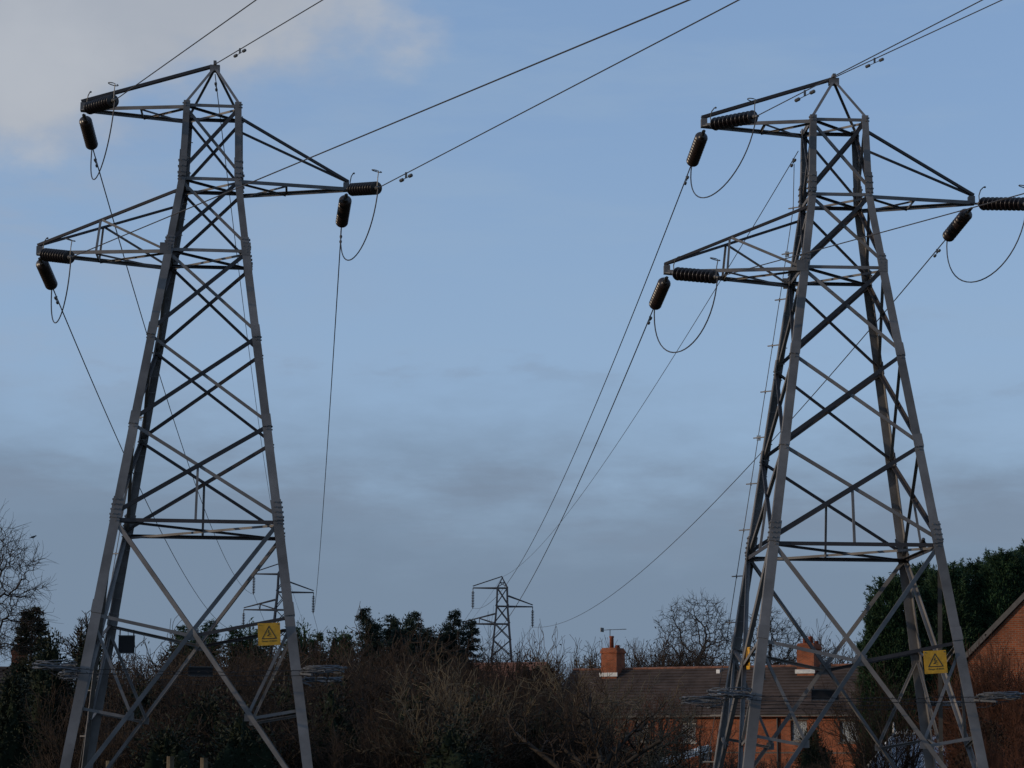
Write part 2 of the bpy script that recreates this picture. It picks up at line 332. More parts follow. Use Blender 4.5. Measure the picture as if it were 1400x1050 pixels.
def build_pylon(root):
    def member(name, p0, p1, e1, e2, w, t=0.012, mt='steel'):
        b = MB(); b.angle(p0, p1, e1, e2, w*(.94 if name in ('leg', 'splice_plate') else .86), t); return b.build(name, M[mt], root)
    bolts = MB()
    def bolt(p, n, r=0.017, h=0.022):
        n = Vector(n).normalized(); a = n.cross(Vector((0.3, 0.2, 0.9))).normalized()*r; b = n.cross(a)
        p = Vector(p); vs = [p + (a*math.cos(k*math.pi/3) + b*math.sin(k*math.pi/3)) for k in range(6)]
        vs += [v + n*h for v in vs]
        bolts.add(vs, [(k, (k+1) % 6, 6+(k+1) % 6, 6+k) for k in range(6)] + [(6, 7, 8, 9, 10, 11)])
    # legs in lengths between joints, cover angles at the joints
    cuts = [(-0.4, 'G', .200), ('G', 'F', .195), ('F', 'E', .180), ('E', 'D', .175), ('D', 'C', .168), ('C', 'B', .150), ('B', 'A', .140)]
    for sx in (-1, 1):
        for sy in (-1, 1):
            for a, b, w in cuts:
                za = a if not isinstance(a, str) else Z[a]; zb = Z[b]
                member('leg', corner(sx, sy, za), corner(sx, sy, zb + (0.06 if b == 'A' else 0)), (-sx, 0, 0), (0, -sy, 0), w, 0.018)
            for k, w in (('G', .215), ('F', .215), ('E', .195), ('D', .19), ('C', .185), ('B', .165)):
                z0, z1 = Z[k] + 0.02, Z[k] + (0.42 if k in 'FB' else 0.26)
                p0, p1 = corner(sx, sy, z0, -0.014), corner(sx, sy, z1, -0.014)
                member('splice_plate', p0, p1, (-sx, 0, 0), (0, -sy, 0), w, 0.012)
                if k in 'FBC':
                    for q in range(4 if k == 'F' else 3):
                        tt = (q+0.6)/(4.2 if k == 'F' else 3.2); p = p0.lerp(p1, tt)
                        for off in (0.05, 0.13):
                            bolt(p + Vector((-sx*off, 0, 0)), (0, sy, 0)); bolt(p + Vector((0, -sy*off, 0)), (sx, 0, 0))
    # faces
    for fname, nrm in OUT.items():
        tan = Vector((nrm.y, -nrm.x, 0))
        tan = Vector((1, 0, 0)) if fname in ('near', 'far') else Vector((0, 1, 0))
        inn = -nrm
        def P(s, z, ins=0.0):                             # point on the face, s=-1..1 across
            w = half(z); return tan*(s*w) + nrm*(w - ins) + Vector((0, 0, z))
        for a, b, wd in (('A', 'B', .072), ('B', 'C', .075), ('C', 'D', .080), ('D', 'E', .080), ('E', 'F', .085)):
            za, zb = Z[a] - (0.09), Z[b] + 0.05
            if a in 'DE': za = Z[a] - 0.03
            # rising diagonal in steel with underside shade painted in, falling one lies flat inside
            member('diagonal_brace', P(-0.96, zb, 0.016), P(0.96, za, 0.016), (0, 0, 1), inn, wd*1.08, mt='steel_shaded')
            member('diagonal_brace', P(0.96, zb, 0.044), P(-0.96, za, 0.044), (0, 0, 1), inn, wd*0.88, mt='steel_shaded' if fname == 'far' else 'steel')
            if a == 'E':
                zc = Z['F'] + (Z['E'] - Z['F'])*0.5*0.95
        for k, wd in (('A', .075), ('B', .078), ('C', .075), ('F', .085)):
            member('horizontal_brace', P(-0.98, Z[k], 0.03), P(0.98, Z[k], 0.03), (0, 0, -1), inn, wd, mt='steel_shaded' if k == 'F' or fname == 'far' else 'steel')
        # small post under the E-F crossing
        w_e, w_f = half(Z['E']), half(Z['F']); tcross = w_f/(w_e + w_f); zc = Z['F'] + 0.05 + (Z['E'] - Z['F'] - 0.08)*tcross
        member('post', P(-0.03, Z['F'], 0.03), P(-0.03, zc, 0.03), tan, inn, 0.055, 0.008)
        # big lower crossing and its struts
        zx = Z['X']; X0 = P(0, zx, 0.02); zb = 0.9*S
        for s in (-1, 1):
            member('diagonal_brace', P(s*0.95, Z['F'] - 0.10, 0.02), X0 + nrm*0.0, (0, 0, 1), inn, 0.095)
            low = P(s*0.97, zb, 0.02)
            member('diagonal_brace', X0, low, (0, 0, 1), inn, 0.095)
            tk = (zx - 2.33*S)/(zx - zb); K = X0.lerp(low, tk)
            member('hip_brace', P(s*0.97, Z['G'], 0.02), P(s*0.03, zx + 0.02, 0.02), (0, 0, -1), inn, 0.075, mt='steel_shaded' if s > 0 else 'steel')
            member('knee_brace', P(s*0.96, Z['G'] - 0.22, 0.05), K + inn*0.03, tan*(-s), inn, 0.065)
            member('knee_brace', P(s*0.96, Z['H'], 0.05), K + inn*0.03, (0, 0, -1), inn, 0.065)
            gp = MB(); ky = K + inn*0.012; u_, w_ = tan*.075, Vector((0, 0, .07)); gp.add([ky + a*u_ + b*w_ + c9*inn*.012 for c9 in (0, 1) for a, b in ((-1, -1), (1, -1), (1, 1), (-1, 1))], [(0, 1, 2, 3), (7, 6, 5, 4), (0, 4, 5, 1), (1, 5, 6, 2), (2, 6, 7, 3), (3, 7, 4, 0)])
            gp.build('gusset_plate', M['steel'], root)
        gp = MB(); ky = X0 + inn*0.012; u_, w_ = tan*.11, Vector((0, 0, .10)); gp.add([ky + a*u_ + b*w_ + c9*inn*.012 for c9 in (0, 1) for a, b in ((-1, -1), (1, -1), (1, 1), (-1, 1))], [(0, 1, 2, 3), (7, 6, 5, 4), (0, 4, 5, 1), (1, 5, 6, 2), (2, 6, 7, 3), (3, 7, 4, 0)])
        gp.build('gusset_plate', M['steel'], root)
        for s in (-1, 1):
            for k in 'ABCDEF':
                p = P(s*0.93, Z[k] - 0.02, -0.002)
                for q in (-0.03, 0.03): bolt(p + Vector((0, 0, q)), nrm)
    # plan bracing
    for k in 'ABCF':
        member('plan_brace', corner(-1, -1, Z[k] - 0.03, .06), corner(1, 1, Z[k] - 0.03, .06), (0, 0, -1), (1, -1, 0), .055, .009, 'steel_shaded')
        member('plan_brace', corner(1, -1, Z[k] - 0.06, .06), corner(-1, 1, Z[k] - 0.06, .06), (0, 0, -1), (1, 1, 0), .055, .009)
    # peak
    top = Vector((0, 0, Z['ap']))
    for sx in (-1, 1):
        for sy in (-1, 1):
            member('peak_strut', corner(sx, sy, Z['A']), top + Vector((sx*0.04, sy*0.05, -0.03)), (-sx, 0, 0), (0, -sy, 0), .062, .010)
    pk = MB(); pk.box((-0.10, -0.07, Z['ap'] - 0.10), (0.10, 0.07, Z['ap'] + 0.03)); pk.box((-0.03, -0.10, Z['ap'] + 0.03), (0.03, 0.10, Z['ap'] + 0.11))
    pk.build('peak_cap', M['steel'], root)
    # crossarms
    def arm(tip, zb, ztop, sx, post=None):
        for sy in (-1, 1):
            e = Vector((0, sy*0.05, 0)); root_b = corner(sx, sy, zb, .02)
            member('crossarm_chord', root_b, tip + e + Vector((sx*0.06, 0, 0)), (0, 0, -1), (0, -sy, 0), .085)
            tp = top + Vector((sx*0.05, sy*0.05, -0.02)) if ztop == 'peak' else corner(sx, sy, ztop, .02)
            tt = tip + e + Vector((sx*0.04, 0, 0.10))
            member('crossarm_tie', tp, tt, (0, 0, 1), (0, -sy, 0), .072 if ztop == 'peak' else .062, mt='steel_shaded' if sy < 0 or ztop != 'peak' else 'steel')
            if post:
                a = root_b.lerp(tip + e, post); b = tp.lerp(tt, post)
                member('crossarm_post', a, b, (sx, 0, 0), (0, -sy, 0), .05, .008)
                member('crossarm_brace', b, root_b.lerp(tip + e, 0.03), (0, 0, 1), (0, -sy, 0), .055, .008)
        q = 0.42 if not post else post
        a0, a1 = (corner(sx, s, zb, .02).lerp(tip, q) for s in (-1, 1))
        member('crossarm_brace', a0 - Vector((0, 0, .04)), a1 - Vector((0, 0, .04)), (0, 0, -1), (sx, 0, 0), .05, .008)
        member('crossarm_brace', a0 - Vector((0, 0, .05)), corner(sx, 1, zb, .04) - Vector((0, 0, .05)), (0, 0, -1), (sx, 0, 0), .045, .008)
        member('crossarm_brace', a1 - Vector((0, 0, .06)), corner(sx, -1, zb, .04) - Vector((0, 0, .06)), (0, 0, -1), (sx, 0, 0), .045, .008)
        tb = MB(); tb.box((tip.x - .06, -.07, tip.z - .07), (tip.x + .06, .07, tip.z + .10))
        tb.build('crossarm_tip_plate', M['steel'], root)
    arm(TL, Z['A'] - 0.04, 'peak', -1); arm(TR, Z['B'] - 0.04, Z['M'], 1); arm(LL, Z['C'] - 0.04, Z['K'], -1, 0.54)
    for sx in (-1, 1):                                    # heavy joint plates where the body starts to splay
        for sy in (-1, 1):
            w = half(Z['C']); b = MB()
            b.box((sx*w - .10, sy*(w + .017) - .006, Z['C'] - .13), (sx*w + .12, sy*(w + .017) + .006, Z['C'] + .09)) if sx < 0 else b.box((w - .16, sy*(w + .017) - .006, Z['C'] - .12), (w + .02, sy*(w + .017) + .006, Z['C'] + .12))
            b.build('gusset_plate', M['steel'], root)
    # climbing guard: bent outriggers, strands round the body, tangled coils at the corners
    zg = 3.03*S; rr = random.Random(11)
    for sx in (-1, 1):
        for sy in (-1, 1):
            c0 = corner(sx, sy, zg); o1 = c0 + Vector((sx*0.85, sy*0.25, 0.06)); o2 = c0 + Vector((sx*0.2, sy*0.85, -0.05))
            b = MB(); b.bar(c0, o1, .035, .035); b.bar(c0 - Vector((0, 0, .05)), o2 - Vector((0, 0, .05)), .035, .035); b.build('guard_bracket', M['barb'], root)
            b = MB()
            for q in range(5):
                cx = c0 + Vector((sx*(0.42 + rr.uniform(-.02, .02)), sy*(0.22 + rr.uniform(-.03, .03)), 0.02 + rr.uniform(-.06, .07)))
                a, d = 0.38 + rr.uniform(-.02, .03), 0.40 + rr.uniform(-.03, .03); ti, tj = rr.uniform(-.05, .05), rr.uniform(-.08, .08)
                pts = []
                for k in range(25):
                    th = 2*math.pi*k/24; x, y = a*math.cos(th), d*math.sin(th)
                    pts.append(cx + Vector((x + rr.uniform(-.012, .012), y, ti*x + tj*y + rr.uniform(-.015, .015))))
                b.tube(pts, 0.012, 4)
                for k in range(0, 24, 2):
                    p = pts[k]; v = Vector((rr.uniform(-1, 1), rr.uniform(-1, 1), rr.uniform(-1, 1))).normalized()*0.035
                    b.bar(p - v, p + v, .007, .007)
            b.build('barbed_wire_coil', M['barb'], root)
    b = MB()
    for dzz, o in ((0.0, 0.30), (-0.08, 0.50)):
        w = half(zg) + o; cs = [(-w, -w), (w, -w), (w, w), (-w, w)]
        for i in range(4):
            p0 = Vector((*cs[i], zg + dzz)); p1 = Vector((*cs[(i+1) % 4], zg + dzz)); n = 9
            pts = [p0.lerp(p1, k/n) + Vector((rr.uniform(-.02, .02), rr.uniform(-.02, .02), rr.uniform(-.025, .025) - .05*math.sin(math.pi*k/n))) for k in range(n+1)]
            b.tube(pts, 0.006, 4)
            for k in range(1, 30):
                p = p0.lerp(p1, k/30) - Vector((0, 0, .05*math.sin(math.pi*k/30))); v = Vector((rr.uniform(-1, 1), rr.uniform(-1, 1), rr.uniform(-1, 1))).normalized()*0.035
                b.bar(p - v, p + v, .007, .007)
    tag(b.build('barbed_wire_strand', M['plate'], root), kind='stuff')
    # fibre cable with stand-off brackets down the far left leg
    pts = []; 
    for k in range(30):
        z = Z['A'] - 0.6 - k*(Z['A'] - 1.4)/29*0.97; w = half(z); pts.append(Vector((-w - 0.10, w + 0.16, z)))
    b = MB(); b.tube(pts, 0.008, 5); b.build('down_cable', M['cable'], root)
    for k in range(2, 30, 2):
        p = pts[k]; b = MB(); b.bar(p + Vector((-.09, .03, 0)), p + Vector((0.14, -0.16, 0)), .022, .022); b.box((p.x - .012, p.y - .012, p.z - .035), (p.x + .012, p.y + .012, p.z + .035))
        b.build('standoff_bracket', M['steel'], root)
    for k in (4, 12, 23):
        p = pts[k]; b = MB(); b.box((p.x - .03, p.y - .03, p.z - .05), (p.x + .05, p.y + .02, p.z + .05)); b.build('cable_clamp', M['shiny'], root)
    b = MB()                                              # step bolts on the near left leg inner flange
    for k in range(34):
        z = 4.4 + k*0.32; w = half(z)
        if z > Z['A'] - .3: break
        b.tube([Vector((-w + 0.01, w - 0.13, z)), Vector((-w + 0.17, w - 0.13, z))], 0.010, 5)
    tag(b.build('step_bolt', M['steel'], root), kind='stuff')
    tag(bolts.build('bolt_heads', M['steel'], root), kind='stuff')
    ft = [MB() for _ in range(4)]
    for b, (sx, sy) in zip(ft, ((-1, -1), (1, -1), (1, 1), (-1, 1))):
        w = half(0.0); b.lathe([(0.45, -0.6), (0.40, 0.12), (0.34, 0.16)], 12, Matrix.Translation((sx*(w), sy*(w), 0))); b.build('concrete_foot', M['verge'], root)

PYL = [((-4.9086*S, 36.0*S, 0.0), 0.0894), ((5.1273*S, 35.3639*S, -0.3272*S), 0.0352)]
pyl1 = empty('electricity_pylon', PYL[0][0], PYL[0][1]); build_pylon(pyl1)
tag(pyl1, 'grey steel lattice pylon nearest on the left, upright with three crossarms', 'pylon', 'large near electricity pylons')
pyl2 = copy_tree(pyl1); pyl2.location = PYL[1][0]; pyl2.rotation_euler = (0, 0, PYL[1][1])
pyl2['label'] = 'grey steel lattice pylon nearest on the right, in front of the brick terrace'
def TW(i, p):                                             # pylon space to world
    loc, yaw = PYL[i]; return Matrix.Translation(loc) @ Matrix.Rotation(yaw, 4, 'Z') @ Vector(p)

# far suspension pylons
def far_pylon(px, rows, Y, label):
    ap, A, Bv, Cv = rows
    base = gx(px, Y); root = empty('electricity_pylon', base, 0.03)
    zs = {k: hz(v, Y, px) for k, v in dict(ap=ap, A=A, B=Bv, C=Cv).items()}
    step = zs['B'] - zs['C']; lv = [zs['A'], zs['B'], zs['C']]
    z = zs['C']; hs = [0.46, 0.50, 0.62]
    while z > 1.2:
        z -= step*(0.95 if len(lv) < 5 else 1.25); lv.append(max(z, 0)); hs.append(0.62 + (zs['C'] - lv[-1])*0.083)
    def cr(sx, sy, i): return Vector((sx*hs[i], sy*hs[i], lv[i]))
    def mem(name, a, b2, e1, e2, w):
        b = MB(); b.angle(a, b2, e1, e2, w, 0.02); return b.build(name, M['steel_far'], root)
    for sx in (-1, 1):
        for sy in (-1, 1):
            for i in range(len(lv)-1): mem('leg', cr(sx, sy, i+1), cr(sx, sy, i), (-sx, 0, 0), (0, -sy, 0), .13)
            mem('peak_strut', cr(sx, sy, 0), (0, 0, zs['ap']), (-sx, 0, 0), (0, -sy, 0), .08)
    pm = (Vector((-.22, -.2, (lv[0]+zs['ap'])/2)), Vector((.22, -.2, (lv[0]+zs['ap'])/2)))
    mem('peak_brace', pm[0], pm[1], (0, 0, -1), (0, 1, 0), .06)
    mem('peak_brace', cr(-1, -1, 0), pm[1], (0, 0, -1), (0, 1, 0), .06); mem('peak_brace', cr(1, -1, 0), pm[0], (0, 0, -1), (0, 1, 0), .06)
    for i in range(len(lv)-1):
        for a in range(4):
            cs = [(-1, -1), (1, -1), (1, 1), (-1, 1)]; p, q = cs[a], cs[(a+1) % 4]
            n = Vector((-(p[0]+q[0])/2, -(p[1]+q[1])/2, 0))
            mem('diagonal_brace', cr(*p, i+1), cr(*q, i), (0, 0, 1), n, .07); mem('diagonal_brace', cr(*q, i+1), cr(*p, i), (0, 0, 1), n, .07)
            if i < 3: mem('horizontal_brace', cr(*p, i), cr(*q, i), (0, 0, -1), n, .075)
    tips = []
    for tx, k, src, post in ((-2.37, 0, 'peak', 0), (2.47, 1, 'half', 0), (-3.12, 2, 'half', 1)):
        tip = Vector((tx, 0, lv[k])); sx = -1 if tx < 0 else 1; tips.append(root.matrix_basis @ tip)
        for sy in (-1, 1):
            mem('crossarm_chord', cr(sx, sy, k), tip + Vector((0, sy*.04, 0)), (0, 0, -1), (0, -sy, 0), .10)
            t2 = Vector((0, sy*.05, zs['ap'])) if src == 'peak' else cr(sx, sy, k).lerp(cr(sx, sy, k-1), .52)
            mem('crossarm_tie', t2, tip + Vector((0, sy*.04, .06)), (0, 0, 1), (0, -sy, 0), .08)
            if post:
                m1, m2 = cr(sx, sy, k).lerp(tip, .5), t2.lerp(tip, .5)
                mem('crossarm_post', m1, m2, (1, 0, 0), (0, -sy, 0), .06); mem('crossarm_brace', m2, cr(sx, sy, k), (0, 0, 1), (0, -sy, 0), .06)
    tag(root, label, 'pylon', 'small distant electricity pylons')
    return tips, root.matrix_basis @ Vector((0, 0, zs['ap']))
YF = 185
bpy.context.view_layer.update()
def fp(*a):
    r = far_pylon(*a); return r
tips1, ap1 = fp(381, (769.2, 784.2, 808.8, 833.2), YF, 'small distant lattice pylon seen between the legs of the left pylon')
tips2, ap2 = fp(684.5, (788.6, 803.4, 828.3, 852.5), YF, 'small distant lattice pylon rising above bare twigs near mid picture')

# ---------------------------------------------------------------- insulator strings, conductors, jumpers
disc_mb = MB()
disc_mb.lathe([(0.035, 0.062), (0.045, 0.055), (0.052, 0.030), (0.085, 0.020), (0.125, -0.004), (0.134, -0.026), (0.128, -0.034), (0.108, -0.022), (0.100, -0.036), (0.082, -0.020), (0.070, -0.034), (0.050, -0.020), (0.022, -0.045), (0.02, -0.064)], 20)
DISC = disc_mb.mesh('disc', True); DISC.materials.append(M['porcelain'])
def insulator(T, E, label, group, horns=False, n=10, scale=1.0, parts=True):
    T, E = Vector(T), Vector(E); d = (E - T); L = d.length; d.normalize()
    root = empty('insulator_string', T); root.rotation_mode = 'QUATERNION'
    q = (-d).to_track_quat('Z', 'Y'); root.rotation_quaternion = q      # local -Z runs along the string
    sp = 0.128*scale; body = n*sp; z0 = -(L - body - 0.07)
    b = MB(); b.tube([(0, 0, 0.03), (0, 0, z0 + 0.02)], 0.022, 8); b.bar((0, 0, 0.02), (0, 0, z0*0.55), .07, .02); b.lathe([(0.05, z0 + .045), (0.05, z0 - .01), (.03, z0 - .02)], 12)
    b.build('link_fitting', M['fitting'], root)
    for k in range(n):
        o = link('disc', DISC, None, root); o.location = (0, 0, z0 - sp*(k + .5)); o.scale = (scale,)*3
    b = MB(); ze = z0 - body; b.lathe([(.03, ze + .01), (.05, ze - .01), (.045, ze - .05), (.02, -L)], 12); b.bar((0, 0, ze - .03), (0, 0, -L - .05), .06, .03)
    b.build('conductor_clamp', M['fitting'], root)
    if horns:
        up = q.inverted() @ Vector((0, 0, 1)); up.z = 0; up.normalize()
        b = MB(); p0 = Vector((0, 0, z0 + .04)); pts = [p0, p0 + up*.16 + Vector((0, 0, .05)), p0 + up*.27 + Vector((0, 0, .02)), p0 + up*.33 + Vector((0, 0, -.06)), p0 + up*.33 + Vector((0, 0, -.10))]
        b.tube(pts, .011, 6); b.lathe([(.005, -.02), (.02, -.01), (.02, .01), (.005, .02)], 8, Matrix.Translation(pts[-1])); b.build('arcing_horn', M['fitting'], root)
        b = MB(); p0 = Vector((0, 0, ze - .02)); sd = up.cross(Vector((0, 0, 1)))
        c0 = p0 + up*.34 + Vector((0, 0, .10)); pts = [p0, p0 + up*.2 + Vector((0, 0, .02))] + [c0 + up*(.015*math.sin(a)) + Vector((0, 0, 1))*(-.09*math.cos(a)) + sd*.10*math.sin(a) for a in [2*math.pi*k/14 for k in range(14)]]
        b.tube(pts, .010, 6); b.build('arcing_horn', M['fitting'], root)
    tag(root, label, 'insulator', group)
    return root
def cam_hit(T, px, py, L, near):
    o = Vector((0, 0, CH)); d = ray(px, py).normalized(); m = Vector(T) - o; b = m.dot(d); c2 = m.length_squared - L*L
    disc = b*b - c2
    if disc < 0.05: disc = 0.05
    return o + d*(b - math.sqrt(disc) if near else b + math.sqrt(disc))
def damper(parent, p, d, s=1.0):
    d = d.normalized(); b = MB(); dn = Vector((0, 0, -1))
    b.bar(p + dn*(-.02), p + dn*.09*s, .04*s, .04*s)
    q = p + dn*.09*s; b.tube([q - d*.24*s, q + dn*.0, q + d*.24*s], .008*s, 5)
    for sg in (-1, 1): b.tube([q + d*sg*.17*s, q + d*sg*.19*s, q + d*sg*.29*s, q + d*sg*.31*s], [.022*s, .036*s, .036*s, .02*s], 8)
    b.build('vibration_damper', M['fitting'], parent)
def wire(name, pts, r, label, cat, group=None, dampers=(), mt='cable'):
    pts = [Vector(p) for p in pts]; root = empty(name, pts[0])
    b = MB(); b.tube([p - pts[0] for p in pts], r, 5); b.build('strand', M[mt], root)
    for i, s in dampers:
        i0 = int(i); f = i - i0; p = pts[i0].lerp(pts[i0+1], f); damper(root, p - pts[0], pts[i0+1] - pts[i0], s)
    tag(root, label, cat, group); return root
def span(a, b, sag, n=40): 
    a, b = Vector(a), Vector(b); return [a.lerp(b, k/n) - Vector((0, 0, 4*sag*(k/n)*(1-k/n))) for k in range(n+1)]
def near_wire(Spt, e, d0):                               # straight run through the exit pixel, roughly along the string
    Spt = Vector(Spt); o = Vector((0, 0, CH)); r_ = ray(*e).normalized(); best = None
    for k in range(60, 430):
        p = o + r_*(k*0.1)
        v = (p - Spt).normalized(); a = v.angle(d0)
        if best is None or a < best[0]: best = (a, p)
    p = best[1]; v = (p - Spt)
    k = (Spt.y + 25)/max(0.5, -v.y) if v.y < 0 else 3
    k = max(1.5, min(k, 8))
    end = Spt + v*k
    n = 30; return [Spt.lerp(end, i/n) for i in range(n+1)]
LS = 1.62
specs = [  # pylon, tip, near end px, far end px, exit px, far tip, jumper low px, sag, name, dampers on near wire
 (0, TL, (157, 137), (126, 200), (350, 0), tips1[0], (134, 239), 2.2, 'upper left crossarm of the left pylon'),
 (0, TR, (517, 257), (467, 306), (1010, 0), tips1[1], (484, 352), 2.2, 'right crossarm of the left pylon'),
 (0, LL, (97, 352), (71, 391), (942, 0), tips1[2], (79, 439), 2.2, 'lower left crossarm of the left pylon'),
 (1, TL, (1034, 159), (946, 223), (1343, 0), tips2[0], (978, 264), 2.6, 'upper left crossarm of the right pylon'),
 (1, TR, (1404, 279), (1295, 325), (1650, 215), tips2[1], (1341, 383), 2.2, 'right crossarm of the right pylon'),
 (1, LL, (981, 379), (895, 418), (1344, 280), tips2[2], (931, 480), 2.6, 'lower left crossarm of the right pylon')]
print('--- spans')
for i, tip, ne, fe, ex, ft, jl, sag, where in specs:
    T = TW(i, tip - Vector((0, 0, 0.10))); Tn = T + Vector((0, -0.06, 0.04)); Tf = T + Vector((0, 0.06, -.03))
    E1 = cam_hit(Tn, *ne, LS, True); F1 = cam_hit(Tf, *fe, LS*(0.98), False)
    insulator(Tn, E1, 'insulator string lying towards the viewer at the ' + where, 'brown insulator strings on the near pylons', True)
    insulator(Tf, F1, 'insulator string hanging down and away from the ' + where, 'brown insulator strings on the near pylons')
    w = near_wire(E1, ex, (E1 - Tn).normalized())
    seg = (w[1] - w[0]).length
    dm = [(1.6/seg, 1.0)] if where.startswith(('right crossarm of the left', 'upper left crossarm of the right')) else []
    wire('power_line', w, .0108, 'conductor running towards the viewer from the ' + where, 'power line', 'conductors strung over the near pylons', dm)
    B0 = ft - Vector((0, 0, 0.06)); B1 = B0 - Vector((0, 0, 1.62))
    insulator(B0, B1, 'tiny insulator on the ' + where.replace('left pylon', 'distant pylon at left').replace('right pylon', 'distant pylon mid picture'), 'insulators on the distant pylons', False, 10, 1.0)
    sp = span(F1, B1, sag, 60); seg = (sp[1] - sp[0]).length
    wire('power_line', sp, .0130, 'conductor sagging into the distance from the ' + where, 'power line', 'conductors strung over the near pylons', [(0.9/seg, 0.8)])
    Lp = at(*jl, T.y); v = (Lp - (E1 + F1)/2)/0.75; c1, c2 = E1 + v, F1 + v
    pts = [E1*(1-t)**3 + c1*3*t*(1-t)**2 + c2*3*t*t*(1-t) + F1*t**3 for t in [k/24 for k in range(25)]]
    b = MB(); o0 = E1.copy(); b.tube([p - o0 for p in pts], .013, 6); o = b.build('jumper_cable', M['cable']); o.location = o0
    tag(o, 'thin looping jumper cable slung below the ' + where, 'cable', 'jumper loops')
# earth wires
for i, ex, ap, sag, side in ((0, (441, 0), ap1, 1.5, 'left'), (1, (1370, 0), ap2, 1.5, 'right')):
    P0 = TW(i, (0, -0.12, Z['ap'] + 0.02))
    dref = (TW(i, (0, 0, 0)) - TW(i, (-0.55, 1, -0.05))).normalized() if i == 0 else (TW(i, (0, 0, 0)) - TW(i, (-0.5, 1, -0.05))).normalized()
    w = near_wire(P0, ex, dref); seg = (w[1] - w[0]).length
    wire('earth_wire', w, .011, 'thin earth wire rising towards the viewer from the peak of the %s pylon' % side, 'earth wire', 'earth wires', [(1.3/seg, 0.9)] + [])
    st = TW(0, (0, 0.10, Z['ap'] - 0.12)) if i == 0 else TW(1, (-half(Z['A']) - .06, half(Z['A']), Z['A'] - .38))
    sp = span(st, ap, sag, 60); seg = (sp[1] - sp[0]).length
    wire('earth_wire', sp, .0095, 'thin earth wire running away from the %s pylon to the distant one' % side, 'earth wire', 'earth wires', [(.6/seg, .8)])
# lines going on beyond the far pylons
for tips, ap, dxx, nm in ((tips1, ap1, -6, 'left'), (tips2, ap2, -22, 'middle')):
    for t, r_, cn in [(tips[0], .013, 'upper left arm'), (tips[1], .013, 'right arm'), (tips[2], .013, 'lower left arm'), (ap, .009, 'peak')]:
        a = t - Vector((0, 0, 1.68 if cn != 'peak' else 0)); wire('power_line', span(a, a + Vector((dxx, 170, -1)), 4.5, 24), r_, 'faint wire beyond the distant %s pylon from its %s' % (nm, cn), 'power line', 'wires beyond the distant pylons')

# ---------------------------------------------------------------- signs and plates on the pylons
def warning_sign(c0, rz, roll, label, w=0.42, h=0.42):
    root = empty('warning_sign', c0); root.rotation_euler = (0, roll, rz)
    b = MB(); b.box((-w/2, 0, -h/2), (w/2, .012, h/2)); b.build('panel', M['yellow'], root)
    cz = h*0.06; R_ = h*0.40; th = 0.020
    out = [Vector((math.sin(a), 0, math.cos(a)))*R_ + Vector((0, 0, cz - .03)) for a in (0, 2*math.pi/3, 4*math.pi/3)]
    cen = sum(out, Vector())/3; inn = [cen + (p - cen)*0.82 for p in out]
    b = MB()
    for k in range(3):
        p = [out[k], out[(k+1) % 3], inn[(k+1) % 3], inn[k]]
        vs = [(v.x, -.003, v.z) for v in p] + [(v.x, .0, v.z) for v in p]
        b.add(vs, [(0, 1, 2, 3), (7, 6, 5, 4), (0, 4, 5, 1), (1, 5, 6, 2), (2, 6, 7, 3), (3, 7, 4, 0)])
    b.build('triangle_border', M['black'], root)
    def poly(pts, b):
        vs = [(x, -.003, z) for x, z in pts] + [(x, 0, z) for x, z in pts]; n = len(pts)
        b.add(vs, [tuple(range(n)), tuple(reversed(range(n, 2*n)))] + [(k, n+k, n+(k+1) % n, (k+1) % n) for k in range(n)])
    q = h; b = MB()
    poly([(-.02*q, .20*q), (-.065*q, .07*q), (-.03*q, .085*q), (-.045*q, -.01*q), (.005*q, .115*q), (-.02*q, .105*q), (.01*q, .19*q)], b)
    b.build('lightning_symbol', M['black'], root)
    b = MB()
    poly([(.035*q + .022*q*math.cos(a), .055*q + .022*q*math.sin(a)) for a in [k*math.pi/5 for k in range(10)]], b)
    poly([(-.055*q, -.035*q), (.03*q, .03*q), (.05*q, .01*q), (-.03*q, -.06*q)], b)
    poly([(-.055*q, -.035*q), (-.11*q, -.075*q), (-.10*q, -.095*q), (-.03*q, -.06*q)], b)
    poly([(-.02*q, -.055*q), (.04*q, -.085*q), (.10*q, -.08*q), (.10*q, -.10*q), (.035*q, -.108*q), (-.04*q, -.075*q)], b)
    poly([(.03*q, .01*q), (.09*q, -.02*q), (.085*q, -.035*q), (.02*q, -.008*q)], b)
    b.build('fallen_figure_symbol', M['black'], root)
    for txt, z, s in (('Danger of death', -h*0.335, h*.105), ('KEEP OFF', -h*0.44, h*.07)):
        cu = bpy.data.curves.new('lettering', 'FONT'); cu.body = txt; cu.size = s; cu.align_x = 'CENTER'; cu.extrude = .001
        tmp = bpy.data.objects.new('lettering', cu); C.objects.link(tmp); dg = bpy.context.evaluated_depsgraph_get(); dg.update()
        me = bpy.data.meshes.new_from_object(tmp.evaluated_get(dg)); bpy.data.objects.remove(tmp)
        me.materials.clear(); o = link('lettering', me, M['black'], root); o.location = (0, -.002, z); o.rotation_euler = (math.pi/2, 0, 0)
        if txt == 'KEEP OFF': bpy.data.objects.remove(o)
    for sx in (-1, 1):
        b = MB(); b.lathe([(.012, -.004), (.012, .004), (.006, .006)], 8, Matrix.Translation((sx*w*.42, -.004, h*.43)) @ Matrix.Rotation(math.pi/2, 4, 'X')); b.build('fixing_bolt', M['fitting'], root)
    tag(root, label, 'sign', 'yellow electricity warning signs'); return root
def face_y(i, z, s=-1): return half(z)
